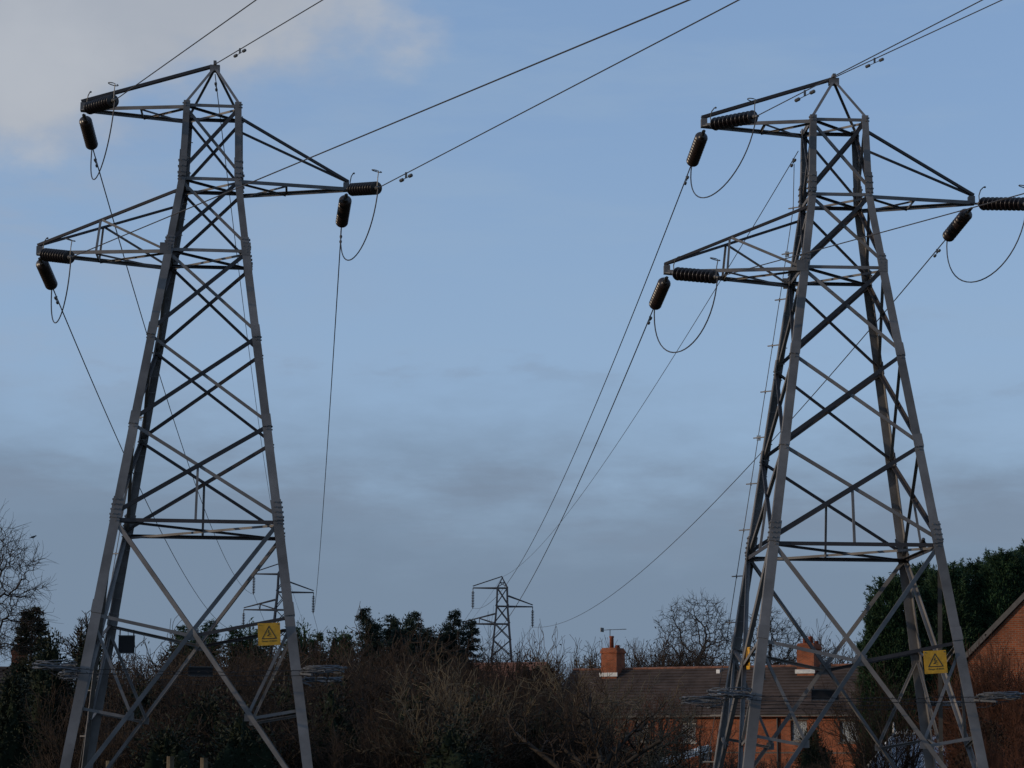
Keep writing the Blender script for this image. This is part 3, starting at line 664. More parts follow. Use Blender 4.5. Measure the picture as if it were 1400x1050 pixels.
def on_face(i, px, py, sy, off):                          # point of that pixel on the near (-1) or far (+1) face
    o = Vector((0, 0, CH)); r_ = ray(px, py); loc, yaw = PYL[i]
    Rm = Matrix.Rotation(-yaw, 4, 'Z'); oo = Rm @ (o - Vector(loc)); dr = Rm.to_3x3() @ r_
    y = 0
    for _ in range(12):
        t = (y - oo.y)/dr.y; p = oo + dr*t; y = sy*(half(p.z) + off)
    return TW(i, p)
warning_sign(on_face(0, 368, 867, -1, 0.03), PYL[0][1], math.radians(-3.5), 'square yellow danger sign with black triangle on the left pylon')
warning_sign(on_face(1, 1279, 905, -1, 0.03), PYL[1][1], math.radians(-3.5), 'square yellow danger sign with black triangle on right leg side of the right pylon')
warning_sign(at(1022, 900, 43.9), PYL[1][1] - math.radians(87), math.radians(2), 'yellow danger sign seen edge on beside the left leg of the right pylon', .42, .42)
def dark_plate(c0, rz, w, h, label, hang=0.12):
    root = empty('notice_plate', c0); root.rotation_euler = (0, 0, rz)
    b = MB(); b.box((-w/2, 0, -h/2), (w/2, .012, h/2)); b.build('panel', M['plate'], root)
    b = MB(); b.box((-w/2 - .006, -.006, -h/2 - .006), (w/2 + .006, 0, -h/2 + .012)); b.box((-w/2 - .006, -.006, h/2 - .012), (w/2 + .006, 0, h/2 + .006)); b.build('edge_strip', M['fitting'], root)
    for sx in (-1, 1):
        b = MB(); b.bar((sx*w*.42, .005, h/2 - .02), (sx*w*.42, .005, h/2 + hang), .025, .008); b.build('hanger', M['fitting'], root)
    tag(root, label, 'plate', 'dark plates hung on the pylons'); return root
dark_plate(on_face(0, 173, 881, 1, 0.0), PYL[0][1], .33, .36, 'dark square plate hung by two straps near left leg of the left pylon')
dark_plate(on_face(0, 274, 918, 1, 0.10), PYL[0][1], .50, .19, 'dark wide plate low in the middle of the left pylon', .06)
dark_plate(on_face(1, 1128, 950, 1, 0.10), PYL[1][1], .55, .21, 'dark wide plate low in the middle of the right pylon', .06)
dark_plate(at(1042, 916, 43.7), PYL[1][1] + math.radians(55), .26, .34, 'dark square plate beside the left leg of the right pylon')

# crow on the right pylon
def bird(p, L, rz, name, label):
    root = empty(name, p, rz); b = MB()
    b.tube([Vector(v)*L for v in ((-.62, 0, -.12), (-.40, 0, -.06), (-.28, 0, .0), (-.12, 0, .05), (.06, 0, .10), (.20, 0, .16), (.29, 0, .23), (.37, 0, .27), (.44, 0, .26), (.47, 0, .25))],
           [.03*L, .055*L, .09*L, .13*L, .145*L, .11*L, .075*L, .078*L, .045*L, .02*L], 12); b.build('body', M['feather'], root, True)
    b = MB(); b.tube([Vector(v)*L for v in ((.45, 0, .255), (.56, 0, .23))], [.022*L, .004*L], 8); b.build('beak', M['feather'], root)
    for s in (-1, 1):
        b = MB(); b.tube([Vector(v)*L for v in ((.12, s*.12, .14), (-.1, s*.145, .05), (-.38, s*.08, -.05), (-.55, s*.03, -.09))], [.03*L, .045*L, .03*L, .008*L], 8); b.build('wing', M['feather'], root, True)
        b = MB(); b.tube([Vector(v)*L for v in ((.0, s*.05, .0), (.03, s*.05, -.15))], .014*L, 5); b.build('leg', M['feather'], root)
    tag(root, label, 'bird'); return root
_bp = TW(1, (half(Z['F']) - .06, -0.15, Z['F'] + .0)); bird(_bp + Vector((0, 0, .075)), .46, math.radians(-95), 'crow', 'black crow perched on a horizontal bar of the right pylon')

# ---------------------------------------------------------------- buildings
def wall_open(b, w, h, ops, t=0.25, z0=0.0):              # front wall x 0..w at y=0, openings (x0,x1,z0,z1), reveals of depth t
    X = sorted({0, w, *[o[0] for o in ops], *[o[1] for o in ops]}); Zs = sorted({z0, h, *[o[2] for o in ops], *[o[3] for o in ops]})
    for xa, xb in zip(X, X[1:]):
        for za, zb in zip(Zs, Zs[1:]):
            if any(o[0] <= xa and xb <= o[1] and o[2] <= za and zb <= o[3] for o in ops): continue
            b.add([(xa, 0, za), (xb, 0, za), (xb, 0, zb), (xa, 0, zb)], [(0, 1, 2, 3)])
    for x0, x1, a, c2 in ops:
        b.add([(x0, 0, a), (x1, 0, a), (x1, 0, c2), (x0, 0, c2), (x0, t, a), (x1, t, a), (x1, t, c2), (x0, t, c2)],
              [(0, 4, 5, 1), (1, 5, 6, 2), (2, 6, 7, 3), (3, 7, 4, 0)])
def window(root, x0, x1, z0, z1, fm='frame', split=True, curtain=True):
    w, h = x1 - x0, z1 - z0; f = MB(); t = .07
    f.box((x0, .12, z0), (x1, .20, z0 + t)); f.box((x0, .12, z1 - t), (x1, .20, z1)); f.box((x0, .12, z0 + t), (x0 + t, .20, z1 - t)); f.box((x1 - t, .12, z0 + t), (x1, .20, z1 - t))
    if split: f.box(((x0+x1)/2 - .03, .12, z0 + t), ((x0+x1)/2 + .03, .20, z1 - t)); f.box((x0 + t, .121, z1 - h*.3), ((x0+x1)/2 - .03, .199, z1 - h*.3 + .05))
    fo = f.build('window', M[fm], root)
    b = MB(); b.box((x0 + t, .155, z0 + t), (x1 - t, .162, z1 - t)); b.build('pane', M['glass'], fo)
    b = MB(); b.box((x0 - .08, -.06, z0 - .09), (x1 + .08, .13, z0)); b.build('sill', M[fm], fo)
    if curtain:
        for (a, c2) in ((x0 + .02, x0 + w*.46), (x0 + w*.5, x1 - .02)):
            b = MB(); n = 14; vs = []
            for k in range(n+1):
                x = a + (c2 - a)*k/n; y = .30 + .03*math.sin(k*2.1); vs += [(x, y, z0), (x, y, z1)]
            b.add(vs, [(2*k, 2*k+2, 2*k+3, 2*k+1) for k in range(n)]); b.build('net_curtain', M['net'], fo)
    b = MB(); b.box((x0 - .1, .8, z0 - .2), (x1 + .1, .82, z1 + .2)); b.build('room_backing', M['room'], fo)
    return fo
def tile_roof(name, p00, p10, p01, p11, mt, root, courses=16):   # eaves p00-p10, ridge p01-p11: stepped courses
    b = MB(); p00, p10, p01, p11 = map(Vector, (p00, p10, p01, p11)); n = (p10 - p00).cross(p01 - p00).normalized()
    if n.z < 0: n = -n
    rr = random.Random(3)
    for k in range(courses):
        a, c2 = k/courses, (k+1.12)/courses; c2 = min(c2, 1)
        l0, l1 = p00.lerp(p01, a) + n*.05, p10.lerp(p11, a) + n*.05; u0, u1 = p00.lerp(p01, c2) + n*.012, p10.lerp(p11, c2) + n*.012
        m = 24
        vs = []
        for j in range(m+1):
            f = j/m; wv = n*rr.uniform(-.006, .006); vs += [l0.lerp(l1, f) + wv - n*.03, l0.lerp(l1, f) + wv, u0.lerp(u1, f)]
        b.add(vs, [q for j in range(m) for q in ((3*j, 3*j+3, 3*j+4, 3*j+1), (3*j+1, 3*j+4, 3*j+5, 3*j+2))])
    return b.build(name, M[mt], root)
def chimney(roof, x, y, zb, zt, w, d, pots, flash=True):
    b = MB(); b.box((x - w/2, y - d/2, zb), (x + w/2, y + d/2, zt)); b.box((x - w/2 - .05, y - d/2 - .05, zt - .28), (x + w/2 + .05, y + d/2 + .05, zt - .10)); b.box((x - w/2 + .04, y - d/2 + .04, zt), (x + w/2 - .04, y + d/2 - .04, zt + .06))
    c0 = b.build('chimney', M['brick'], roof)
    for (ox, oy, h) in pots:
        p = MB(); p.lathe([(.15, zt + .04), (.13, zt + h*.85), (.16, zt + h*.9), (.15, zt + h), (.10, zt + h), (.10, zt + h - .15)], 14, Matrix.Translation((x + ox, y + oy, 0))); p.build('chimney_pot', M['pot'], roof, True)
    if flash:
        f = MB(); f.box((x - w/2 - .10, y - d/2 - .06, zb + .55), (x + w/2 + .08, y - d/2 - .008, zb + .80)); f.build('flashing', M['lead'], roof)
    return c0
# brick terrace: eaves run from picture left to right, turned so its right end is nearer
YH = 140.0; RZH = math.radians(32)
pr = at(1215, 975, YH - 4); he = pr.z                     # right end of the eaves
W_T = 24.0
ex_ = Vector((math.cos(-RZH), math.sin(-RZH), 0))
org = Vector((pr.x, pr.y, 0)) - ex_*(W_T - .4)
house = empty('brick_terrace', org, -RZH)
Hinv = (Matrix.Translation(org) @ Matrix.Rotation(-RZH, 4, 'Z')).inverted()
def on_front(px, py):                                     # picture point on the terrace front, in its own space
    o = Hinv @ Vector((0, 0, CH)); d = Hinv.to_3x3() @ ray(px, py); t = (0 - o.y)/d.y; return o + d*t
ops = []
for x0, x1, y0, y1 in ((868, 886, 986, 1014), (930, 951, 988, 1015), (1081, 1103, 985, 1013), (1148, 1174, 985, 1015)):
    a, c2 = on_front(x0, y1), on_front(x1, y0); ops.append((a.x, c2.x, a.z, c2.z))
low = [(o[0] - .1, o[1] + .3, .9, 2.2) for o in ops]
EH = on_front(1100, 976).z
b = MB(); wall_open(b, W_T, EH, ops + low); DEP = 7.5
b.add([(0, 0, 0), (0, DEP, 0), (0, DEP, EH), (0, DEP/2, EH + 2.9), (0, 0, EH)], [(4, 3, 2, 1, 0)])
b.add([(W_T, 0, 0), (W_T, DEP, 0), (W_T, DEP, EH), (W_T, DEP/2, EH + 2.9), (W_T, 0, EH)], [(0, 1, 2, 3, 4)])
b.add([(0, DEP, 0), (W_T, DEP, 0), (W_T, DEP, EH), (0, DEP, EH)], [(3, 2, 1, 0)]); b.build('wall', M['brick'], house)
for k, o in enumerate(ops): window(house, *o, fm='frame' if k < 2 else 'frame_dark', split=(k == 1))
for o in low: window(house, *o, fm='frame')
for k, o in enumerate(ops):
    b = MB(); b.box((o[0] - .1, -.012, o[3] + .01), (o[1] + .1, -.002, o[3] + .2)); b.build('lintel', M['verge'], house)
b = MB(); b.box((0.02, -.012, 3.1), (W_T - .02, -.002, 3.18)); b.build('string_course', M['verge'], house)
roof = tile_roof('roof', (-.15, -.35, EH - .05), (W_T + .15, -.35, EH - .05), (-.15, DEP/2, EH + 3.05), (W_T + .15, DEP/2, EH + 3.05), 'roof', house)
b = MB(); b.add([(-.15, DEP + .35, EH - .05), (W_T + .15, DEP + .35, EH - .05), (W_T + .15, DEP/2, EH + 3.05), (-.15, DEP/2, EH + 3.05)], [(0, 1, 2, 3)]); b.build('rear_slope', M['roof'], roof)
b = MB()
for k in range(52): b.tube([(-.15 + k*.465, DEP/2, EH + 3.04), (-.15 + k*.465 + .45, DEP/2, EH + 3.045 + .012*(k % 2))], .11, 8)
b.build('ridge_tiles', M['ridge'], roof)
b = MB(); b.box((-.1, -.47, EH - .16), (W_T + .1, -.36, EH - .06)); b.build('gutter', M['gutter'], house)
b = MB(); b.box((.02, -.34, EH - .20), (9.0, -.02, EH - .165)); b.build('soffit', M['frame'], house)
for pxd in (903, 1064):
    x = on_front(pxd, 1000).x; b = MB(); b.tube([(x, -.10, EH - .2), (x, -.10, 0)], .06, 8); b.build('downpipe', M['gutter'], house)
for pxc, wch, pots in ((838, 1.15, ((-.1, 0, .85), (.35, 0, .25), (.15, .3, .2))), (1106, 1.15, ((-.25, 0, .55), (.12, 0, .50), (.42, .2, .22)))):
    x = on_plane(Hinv, pxc, 900, DEP/2 - .35).x; chimney(roof, x, DEP/2 - .35, EH + 2.0, EH + 4.35, wch, 1.1, pots)
b = MB(); xs_ = on_front(1128, 950).x; b.box((xs_ - .8, .55, EH + .78), (xs_ + .8, 1.1, EH + .9));
# tv aerial on the left chimney
xa = on_plane(Hinv, 834, 900, DEP/2 - .35).x; za = EH + 4.3; b = MB(); b.tube([(xa, DEP/2 - .35, za), (xa, DEP/2 - .35, za + 1.35)], .025, 6)
b.tube([(xa - .55, DEP/2 - .35, za + 1.3), (xa + 1.2, DEP/2 - .35, za + 1.33)], .018, 5)
for k in range(12): b.tube([(xa - .1 + k*.11, DEP/2 - .58, za + 1.315), (xa - .1 + k*.11, DEP/2 - .12, za + 1.315)], .008, 4)
b.box((xa - .62, DEP/2 - .55, za + 1.18), (xa - .58, DEP/2 - .15, za + 1.46)); b.build('tv_aerial', M['fitting'], roof)
b = MB(); x5 = on_plane(Hinv, 983, 914, DEP/2 - .4).x; b.box((x5 - .12, DEP/2 - .55, EH + 2.6), (x5 + .12, DEP/2 - .45, EH + 2.9)); b.build('vent_cap', M['white'], roof)
tag(house, 'orange brick terrace with brown tiled roof and two chimneys behind right pylon', 'house')

# gable end house at the right edge
YG = 84.0; RG = math.radians(-26); pe = at(1318, 902, YG)
def on_gable(px, py):
    Mi = (Matrix.Translation((pe.x, YG, 0)) @ Matrix.Rotation(RG, 4, 'Z')).inverted(); o = Mi @ Vector((0, 0, CH)); d = Mi.to_3x3() @ ray(px, py); return o + d*(-o.y/d.y)
pt = on_gable(1400, 817); pe2 = on_gable(1318, 902)
sl = (pt.z - pe2.z)/(pt.x - pe2.x); GW = 9.2; ze = pe2.z; xe = pe.x; zt = ze + sl*GW/2
gh = empty('gable_house', (xe, YG, 0), RG); b = MB()
b.add([(0.15, 0, 0), (GW - .15, 0, 0), (GW - .15, 0, ze), (GW/2, 0, zt - .05), (.15, 0, ze)], [(0, 1, 2, 3, 4)])
b.add([(.15, 0, 0), (.15, 9, 0), (.15, 9, ze), (.15, 0, ze)], [(3, 2, 1, 0)][::-1]); b.add([(GW - .15, 0, 0), (GW - .15, 9, 0), (GW - .15, 9, ze), (GW - .15, 0, ze)], [(0, 1, 2, 3)])
b.add([(.15, 9, 0), (GW - .15, 9, 0), (GW - .15, 9, ze), (GW/2, 9, zt), (.15, 9, ze)], [(4, 3, 2, 1, 0)]); b.build('wall', M['brick2'], gh)
r1 = tile_roof('roof', (-.12, -.12, ze + .02), (-.12, 9.1, ze + .02), (GW/2, -.12, zt + .12), (GW/2, 9.1, zt + .12), 'roof', gh, 14)
tile_roof('roof', (GW + .12, 9.1, ze + .02), (GW + .12, -.12, ze + .02), (GW/2, 9.1, zt + .12), (GW/2, -.12, zt + .12), 'roof', gh, 14)
b = MB(); b.bar((-.15, -.08, ze - .10), (GW/2, -.08, zt + .02), .10, .17); b.bar((GW + .15, -.08, ze - .10), (GW/2 + .002, -.085, zt + .02), .10, .17); b.build('verge_board', M['verge'], gh)
tag(gh, 'steep orange brick gable wall cut by the right picture edge', 'house')

# small house peeping out at the left edge
YS = 120.0; p = gx(-30, YS); lh = empty('small_house', p, math.radians(12)); zl = hz(958, YS, 10); zr = hz(908, YS, 10)
b = MB(); b.box((-4, 0, 0), (2.2, 6, zl)); b.build('wall', M['brick'], lh)
r2 = tile_roof('roof', (-4.2, -.3, zl - .05), (2.4, -.3, zl - .05), (-4.2, 3, zr), (2.4, 3, zr), 'roof', lh, 12)
b = MB(); b.add([(2.2, 0, zl), (2.2, 6, zl), (2.2, 3, zr)], [(0, 1, 2)]); b.add([(-4.2, 6.3, zl - .05), (2.4, 6.3, zl - .05), (2.4, 3, zr), (-4.2, 3, zr)], [(0, 1, 2, 3)]); b.build('gable', M['brick'], lh)
chimney(r2, 1.85, 2.6, zr - 1.0, hz(884, YS, 28), .8, .7, ((0, 0, .35),), False)
tag(lh, 'small brick house half hidden by evergreens at the left edge', 'house')

# brown roofed building behind the thicket, mid picture
YB = 150.0; p = gx(655, YB); bh = empty('garden_building', p, math.radians(-20)); z0 = hz(935, YB, 655); z1 = hz(905, YB, 655)
b = MB(); b.box((-3.6, 0, 0), (3.6, 5, z0)); b.add([(-3.6, 0, z0), (-3.6, 5, z0), (-3.6, 2.5, z1)], [(0, 2, 1)]); b.add([(3.6, 0, z0), (3.6, 5, z0), (3.6, 2.5, z1)], [(0, 1, 2)]); b.build('wall', M['brick'], bh)
tile_roof('roof', (-3.8, -.2, z0), (3.8, -.2, z0), (-3.8, 2.5, z1 + .08), (3.8, 2.5, z1 + .08), 'ridge', bh, 10); b = MB(); b.add([(-3.8, 5.2, z0), (3.8, 5.2, z0), (3.8, 2.5, z1 + .08), (-3.8, 2.5, z1 + .08)], [(0, 1, 2, 3)]); b.build('rear_slope', M['ridge'], bh)
tag(bh, 'low building with reddish brown roof behind twigs below the middle far pylon', 'house')

# conservatory with crested ridge
YC = 103.0; pl = at(1222, 1004, YC); cs = empty('conservatory', (pl.x, YC, 0), math.radians(-8)); zr_ = pl.z; zv = zr_ - 1.95; LW = 3.4
b = MB()
quads = []
def pane(a, b2, c2, d):
    m = MB(); m.add([a, b2, c2, d], [(0, 1, 2, 3)]); m.build('roof_pane', M['poly'], cs)
for k in range(7):
    x0, x1 = -1.55 + (LW + 1.55)*k/7, -1.55 + (LW + 1.55)*(k+1)/7
    def top_x(x): return max(0.0, x)
    def tz(x): return zr_ if x >= 0 else zv + (x + 1.55)/1.55*(zr_ - zv)
    def ty(x): return 0.0 if x >= 0 else -1.9 + (x + 1.55)/1.55*1.9
    pane((x0 + .03, -1.9, zv), (x1 - .03, -1.9, zv), (x1 - .03, ty(x1), tz(x1)), (x0 + .03, ty(x0), tz(x0)))
    m = MB(); m.bar((x0, -1.9, zv + .02), (x0, ty(x0), tz(x0) + .02), .05, .05); m.build('glazing_bar', M['white'], cs)
m = MB(); m.bar((-1.55, -1.9, zv + .04), (0, 0, zr_ + .04), .08, .08); m.bar((-1.55, 1.9, zv + .04), (0, 0, zr_ + .03), .08, .08); m.build('hip_bar', M['white'], cs)
m = MB(); m.add([(-1.55, -1.9, zv), (-1.55, 1.9, zv), (0, 0, zr_)], [(0, 2, 1)]); m.add([(-1.55, 1.9, zv), (LW, 1.9, zv), (LW, 0, zr_), (0, 0, zr_)], [(0, 1, 2, 3)]); m.build('rear_roof', M['poly'], cs)
m = MB(); m.bar((0, 0, zr_ + .05), (LW, 0, zr_ + .05), .08, .08)
for k in range(22):
    x = .1 + k*(LW - .2)/21; m.bar((x, 0, zr_ + .08), (x + .05, 0, zr_ + .24), .045, .03); m.bar((x + .1, 0, zr_ + .08), (x + .05, 0, zr_ + .24), .045, .03)
m.build('ridge_cresting', M['white'], cs)
m = MB(); m.lathe([(.05, zr_ + .05), (.07, zr_ + .2), (.03, zr_ + .28), (.06, zr_ + .36), (.01, zr_ + .55)], 10); m.build('finial', M['white'], cs)
for k in range(8):
    m = MB(); x = -1.55 + (LW + 1.55)*k/7; m.bar((x, -1.88, 0), (x, -1.88, zv), .07, .07); m.build('wall_post', M['white'], cs)
m = MB(); m.box((-1.55, -1.86, .6), (LW, -1.84, zv)); m.build('wall_glass', M['poly'], cs)
m = MB(); m.box((-1.55, -1.87, 0), (LW, -1.75, .6)); m.build('base_wall', M['brick'], cs)
tag(cs, 'conservatory with pale glazed roof and white crested ridge beside right pylon', 'conservatory')
# pale lean-to roof
YL = 132.0; a0, a1 = at(888, 1046, YL), at(968, 1022, YL + 3)
lt = empty('lean_to_shelter', (a0.x, YL, 0)); w_ = a1.x - a0.x; b = MB(); n = 40
vs = []
for k in range(n+1):
    f = k/n; zz = a0.z + (a1.z - a0.z)*f + .03*(k % 2); vs += [(w_*f, 0, zz - .25), (w_*f, 2.6, zz + .15)]
b.add(vs, [(2*k, 2*k+2, 2*k+3, 2*k+1) for k in range(n)]); b.build('corrugated_roof', M['lead'], lt)
b = MB(); b.box((w_ - .75, .3, a1.z - .9), (w_ - .05, 1.0, a1.z + .05)); b.build('side_panel', M['lead'], lt)
for x in (.1, w_ - .1): b = MB(); b.box((x - .05, .05, 0), (x + .05, .15, a0.z - .25 + (a1.z - a0.z)*x/w_)); b.build('post', M['frame_dark'], lt)
tag(lt, 'pale sloping lean-to roof against the brick terrace', 'shelter')

# ---------------------------------------------------------------- vegetation
def grow(rng, segs, p, d, L, r, lev, P_):
    n = P_['n'][lev]; step = L/n
    for k in range(n):
        d = (d + Vector((rng.gauss(0, 1), rng.gauss(0, 1), rng.gauss(0, 1)))*P_['wob'][lev] + Vector((0, 0, P_['up'][lev]))).normalized()
        q = p + d*step; r1 = r*(1 - P_['tap']/n); segs.append((*p, *q, r, r1)); p, r = q, r1
        if lev < P_['lev'] - 1 and (k + 1)/n > P_['bare'][lev]:
            for _ in range(P_['kids'][lev]):
                if rng.random() > P_.get('prob', 1.0): continue
                ax = d.cross(Vector((rng.gauss(0, 1), rng.gauss(0, 1), rng.gauss(0, 1)))).normalized()
                dd_ = (Matrix.Rotation(math.radians(rng.uniform(*P_['ang'])), 3, ax) @ d).normalized()
                grow(rng, segs, p, dd_, L*P_['len'][lev]*rng.uniform(.65, 1.15)*(1 - .35*k/n), r*P_['rad'], lev + 1, P_)
def tree_meshes(seed, H, P_, stems, rcut=.03, rmin=0.0):
    rng = random.Random(seed); segs = []
    for (p, d, L, r) in stems(rng): grow(rng, segs, Vector(p), Vector(d).normalized(), L, r, 0, P_)
    A_ = np.array(segs); A_[:, 6:8] = np.maximum(A_[:, 6:8], rmin); thick = A_[:, 6] > rcut
    return A_[thick], A_[~thick]
def bare_tree(name, loc, seed, H, P_, stems, label, cat='tree', mt='twig_far', group=None, rmin=.012):
    big, small = tree_meshes(seed, H, P_, stems, .05, rmin); root = empty(name, loc)
    link('trunk', mesh_np('trunk', *tubes_np(big, 7), smooth=True), M['bark'] if mt != 'twig_far' else M[mt], root)
    link('crown', mesh_np('crown', *tubes_np(small, 3)), M[mt], root)
    tag(root, label, cat, group); return root
OAK = dict(n=[6, 6, 5, 5, 4], wob=[.10, .26, .30, .32, .32], up=[.06, .02, .03, .03, .0], tap=.42, lev=5, bare=[.42, .18, .1, .1, 0], kids=[3, 2, 2, 2, 0], ang=(28, 68), len=[.62, .52, .50, .50, 0], rad=.52, prob=.86)
def topz(t, pc=99.97):
    z = np.concatenate([np.array([v.co.z for v in ch.data.vertices]) for ch in t.children if ch.type == 'MESH']); return float(np.percentile(z, pc))
def one_stem(L, r): return lambda rng: [((0, 0, -.2), (rng.uniform(-.04, .04), 0, 1), L, r)]
SM = dict(n=[6, 5, 4, 4], wob=[.10, .16, .18, .2], up=[.10, .12, .12, .10], tap=.45, lev=4, bare=[.3, .1, .1, 0], kids=[3, 3, 3, 0], ang=(22, 52), len=[.55, .52, .52, 0], rad=.55)
def round_tree(px, top, fork, half_px, Y, sd, lab, mt, natt=700, ndir=(.35, .55, .9), twig=.9, rtip=.016, ntw=5, low=-.25):
    """branches grown towards points spread through a rounded crown"""
    rs = np.random.RandomState(sd); H, zf, R0 = hz(top, Y, px), hz(fork, Y, px), half_px*Y/FPX*.92
    v = rs.normal(0, 1, (natt*4, 3)); v /= np.linalg.norm(v, axis=1, keepdims=True); v = v[v[:, 2] > low][:natt]
    rr_ = rs.uniform(.35, 1, (len(v), 1))**.6; lump = 1 + .12*np.sin(5*np.arctan2(v[:, 1], v[:, 0]) + sd)[:, None]*(1 - v[:, 2:3]**2)
    hh = (H - zf)*.93; A = v*rr_*lump*np.array([R0, R0, hh]) + np.array([0, 0, zf + .0])
    st = R0*.075; nodes = [np.array([0, 0, -.3])]; par = [-1]; z = -.3
    while z < zf - hh*.10: z += .8; nodes.append(np.array([.10*math.sin(z*.6 + sd), .10*math.cos(z*.5), min(z, zf - hh*.10)])); par.append(len(nodes) - 2)
    alive = np.ones(len(A), bool); P_ = np.array(nodes); grown = []
    for it in range(90):
        if not alive.any(): break
        AA = A[alive]; d2 = ((AA[:, None, :] - P_[None])**2).sum(2); near = d2.argmin(1)
        new = []; 
        for n_ in np.unique(near):
            dv = AA[near == n_] - P_[n_]; dv /= np.linalg.norm(dv, axis=1, keepdims=True); d = dv.mean(0) + rs.normal(0, .30, 3)
            d /= max(np.linalg.norm(d), 1e-6); new.append(P_[n_] + d*st); par.append(int(n_))
        P_ = np.vstack([P_, np.array(new)])
        dn = np.sqrt(((A[:, None, :] - np.array(new)[None])**2).sum(2)).min(1); alive &= dn > st*1.6
        if len(P_) > 5200: break
    par = np.array(par); w = np.zeros(len(P_)); kids = np.bincount(par[1:], minlength=len(P_)); w[kids == 0] = 1
    for k in range(len(P_) - 1, 0, -1): w[par[k]] += w[k]
    rad = rtip*w**.44; S_ = [(*P_[par[k]], *P_[k], min(rad[par[k]], rad[k]*1.25), rad[k]) for k in range(1, len(P_))]
    S_ = np.array(S_); tips = np.where(kids <= 1)[0]; tips = tips[tips > 20]; tw = []
    for k in tips:
        b0 = P_[k] - P_[par[k]]; b0 /= max(np.linalg.norm(b0), 1e-6)
        for _ in range(ntw):
            if rs.uniform() > .62: continue
            p = P_[k].copy(); d = b0*.8 + rs.normal(0, .55, 3); d /= np.linalg.norm(d); L = twig*rs.uniform(.4, 1.2)
            for q_ in range(3):
                d = d + rs.normal(0, .25, 3); d /= np.linalg.norm(d); q = p + d*L/3; tw.append((*p, *q, rtip*(.8 - .15*q_), rtip*(.65 - .15*q_))); p = q
    th = S_[:, 6] > rtip*2.2; root = empty('bare_tree', gx(px, Y))
    link('trunk', mesh_np('trunk', *tubes_np(S_[th], 7), smooth=True), M[mt], root)
    link('crown', mesh_np('crown', *tubes_np(np.vstack([S_[~th], np.array(tw)]), 3)), M[mt], root); tag(root, lab, 'tree'); return root
round_tree(953, 800, 902, 70, 230, 5, 'broad bare oak with dark twisting branches behind the terrace roof', 'twig_far', 800, rtip=.022, twig=.9)
round_tree(1056, 824, 903, 66, 235, 9, 'bare tree behind the left legs of the right pylon', 'twig_far', 640, rtip=.022, twig=.9)
round_tree(-40, 680, 830, 106, 86, 22, 'tall bare twiggy tree leaning in from the left edge', 'twig', 620, rtip=.011, twig=.75, ntw=6, low=-.6)
for px, top, Y, sd, L, wl, lab in ((84, 838, 125, 23, 5, 1.1, 'small bare tree beside the dark conifer on the left'),):
    H = hz(top, Y, px); t = bare_tree('bare_tree', gx(px, Y), sd, H, SM, one_stem(L, .20), lab, mt='twig', rmin=.011)
    zmax = topz(t); s = H/zmax; t.scale = (s*wl, s*wl, s)
lt_ = [o for o in C.objects if o.get('label', '').startswith('tall bare twiggy tree')][0]
Vc = np.array([tuple(v.co) for ch in lt_.children for v in ch.data.vertices]) + np.array(lt_.location); Rc = np.array(CAM_R.to_3x3()); q_ = (Vc - np.array([0, 0, CH])) @ Rc
sx_, sy_ = 700 - FPX*q_[:, 0]/q_[:, 2], 525 + FPX*q_[:, 1]/q_[:, 2]; bi = np.argmin((sx_ - 48)**2 + (sy_ - 731)**2)
bird(Vector(Vc[bi]) + Vector((0, 0, .05)), .28, math.radians(40), 'small_bird', 'small bird on a thin twig of the left edge tree')

# bush prototypes
def bush_stems(n, H, spread):
    def f(rng):
        o = []
        for k in range(n):
            a = rng.uniform(0, 2*math.pi); q = rng.uniform(0, .5)*spread; t = rng.uniform(.1, .75)
            o.append(((q*math.cos(a), q*math.sin(a), 0), (math.cos(a)*t, math.sin(a)*t, 1), H*rng.uniform(.5, .8), rng.uniform(.025, .05)))
        return o
    return f
BU = dict(n=[5, 5, 4], wob=[.14, .20, .22], up=[.05, .10, .10], tap=.5, lev=3, bare=[.0, .0, 0], kids=[3, 3, 0], ang=(18, 60), len=[.55, .5, 0], rad=.55)
ARCH = dict(BU, up=[-.05, -.02, .02], wob=[.16, .24, .26])
protos = {}
def make_bush(key, seed, H, P_, nst, spread, mt, leaves=0):
    big, small = tree_meshes(seed, H, P_, bush_stems(nst, H, spread), .022, .006)
    root = empty('bare_shrub', (0, 0, -50)); link('stems', mesh_np('stems', *tubes_np(big, 5)), M['bark'], root)
    V, F = tubes_np(small, 3); link('twigs', mesh_np('twigs', V, F), M[mt], root)
    if leaves:
        rs = np.random.RandomState(seed); idx = rs.randint(0, len(small), leaves); c_ = small[idx, 3:6] + rs.normal(0, .05, (leaves, 3))
        link('leaves', leaf_mesh(c_, rs, .05, .09), M['leaf_brown'], root)
    protos[key] = root; return root
def leaf_mesh(c_, rs, w, l, out=None, up=.2):
    n = len(c_); d = rs.normal(0, 1, (n, 3)); d[:, 2] += up
    if out is not None: d = d*.6 + out
    d /= np.linalg.norm(d, axis=1, keepdims=True); a = np.cross(d, rs.normal(0, 1, (n, 3))); a /= np.linalg.norm(a, axis=1, keepdims=True)
    ll = l*rs.uniform(.6, 1.3, (n, 1)); ww = w*rs.uniform(.6, 1.3, (n, 1))
    V = np.stack([c_, c_ + d*ll*.5 + a*ww*.5, c_ + d*ll, c_ + d*ll*.5 - a*ww*.5], axis=1).reshape(-1, 3)
    F = np.arange(n*4).reshape(n, 4); return mesh_np('leaves', V, F)
for k in range(4): make_bush('b%d' % k, 100 + k, 4.6, BU, 26, 1.6, 'twig', 900)
for k in range(2): make_bush('a%d' % k, 120 + k, 4.0, ARCH, 26, 1.8, 'twig', 500)
for k in range(3): make_bush('t%d' % k, 160 + k, 4.6, BU, 6, 1.2, 'twig' if k else 'twig_red', 0)
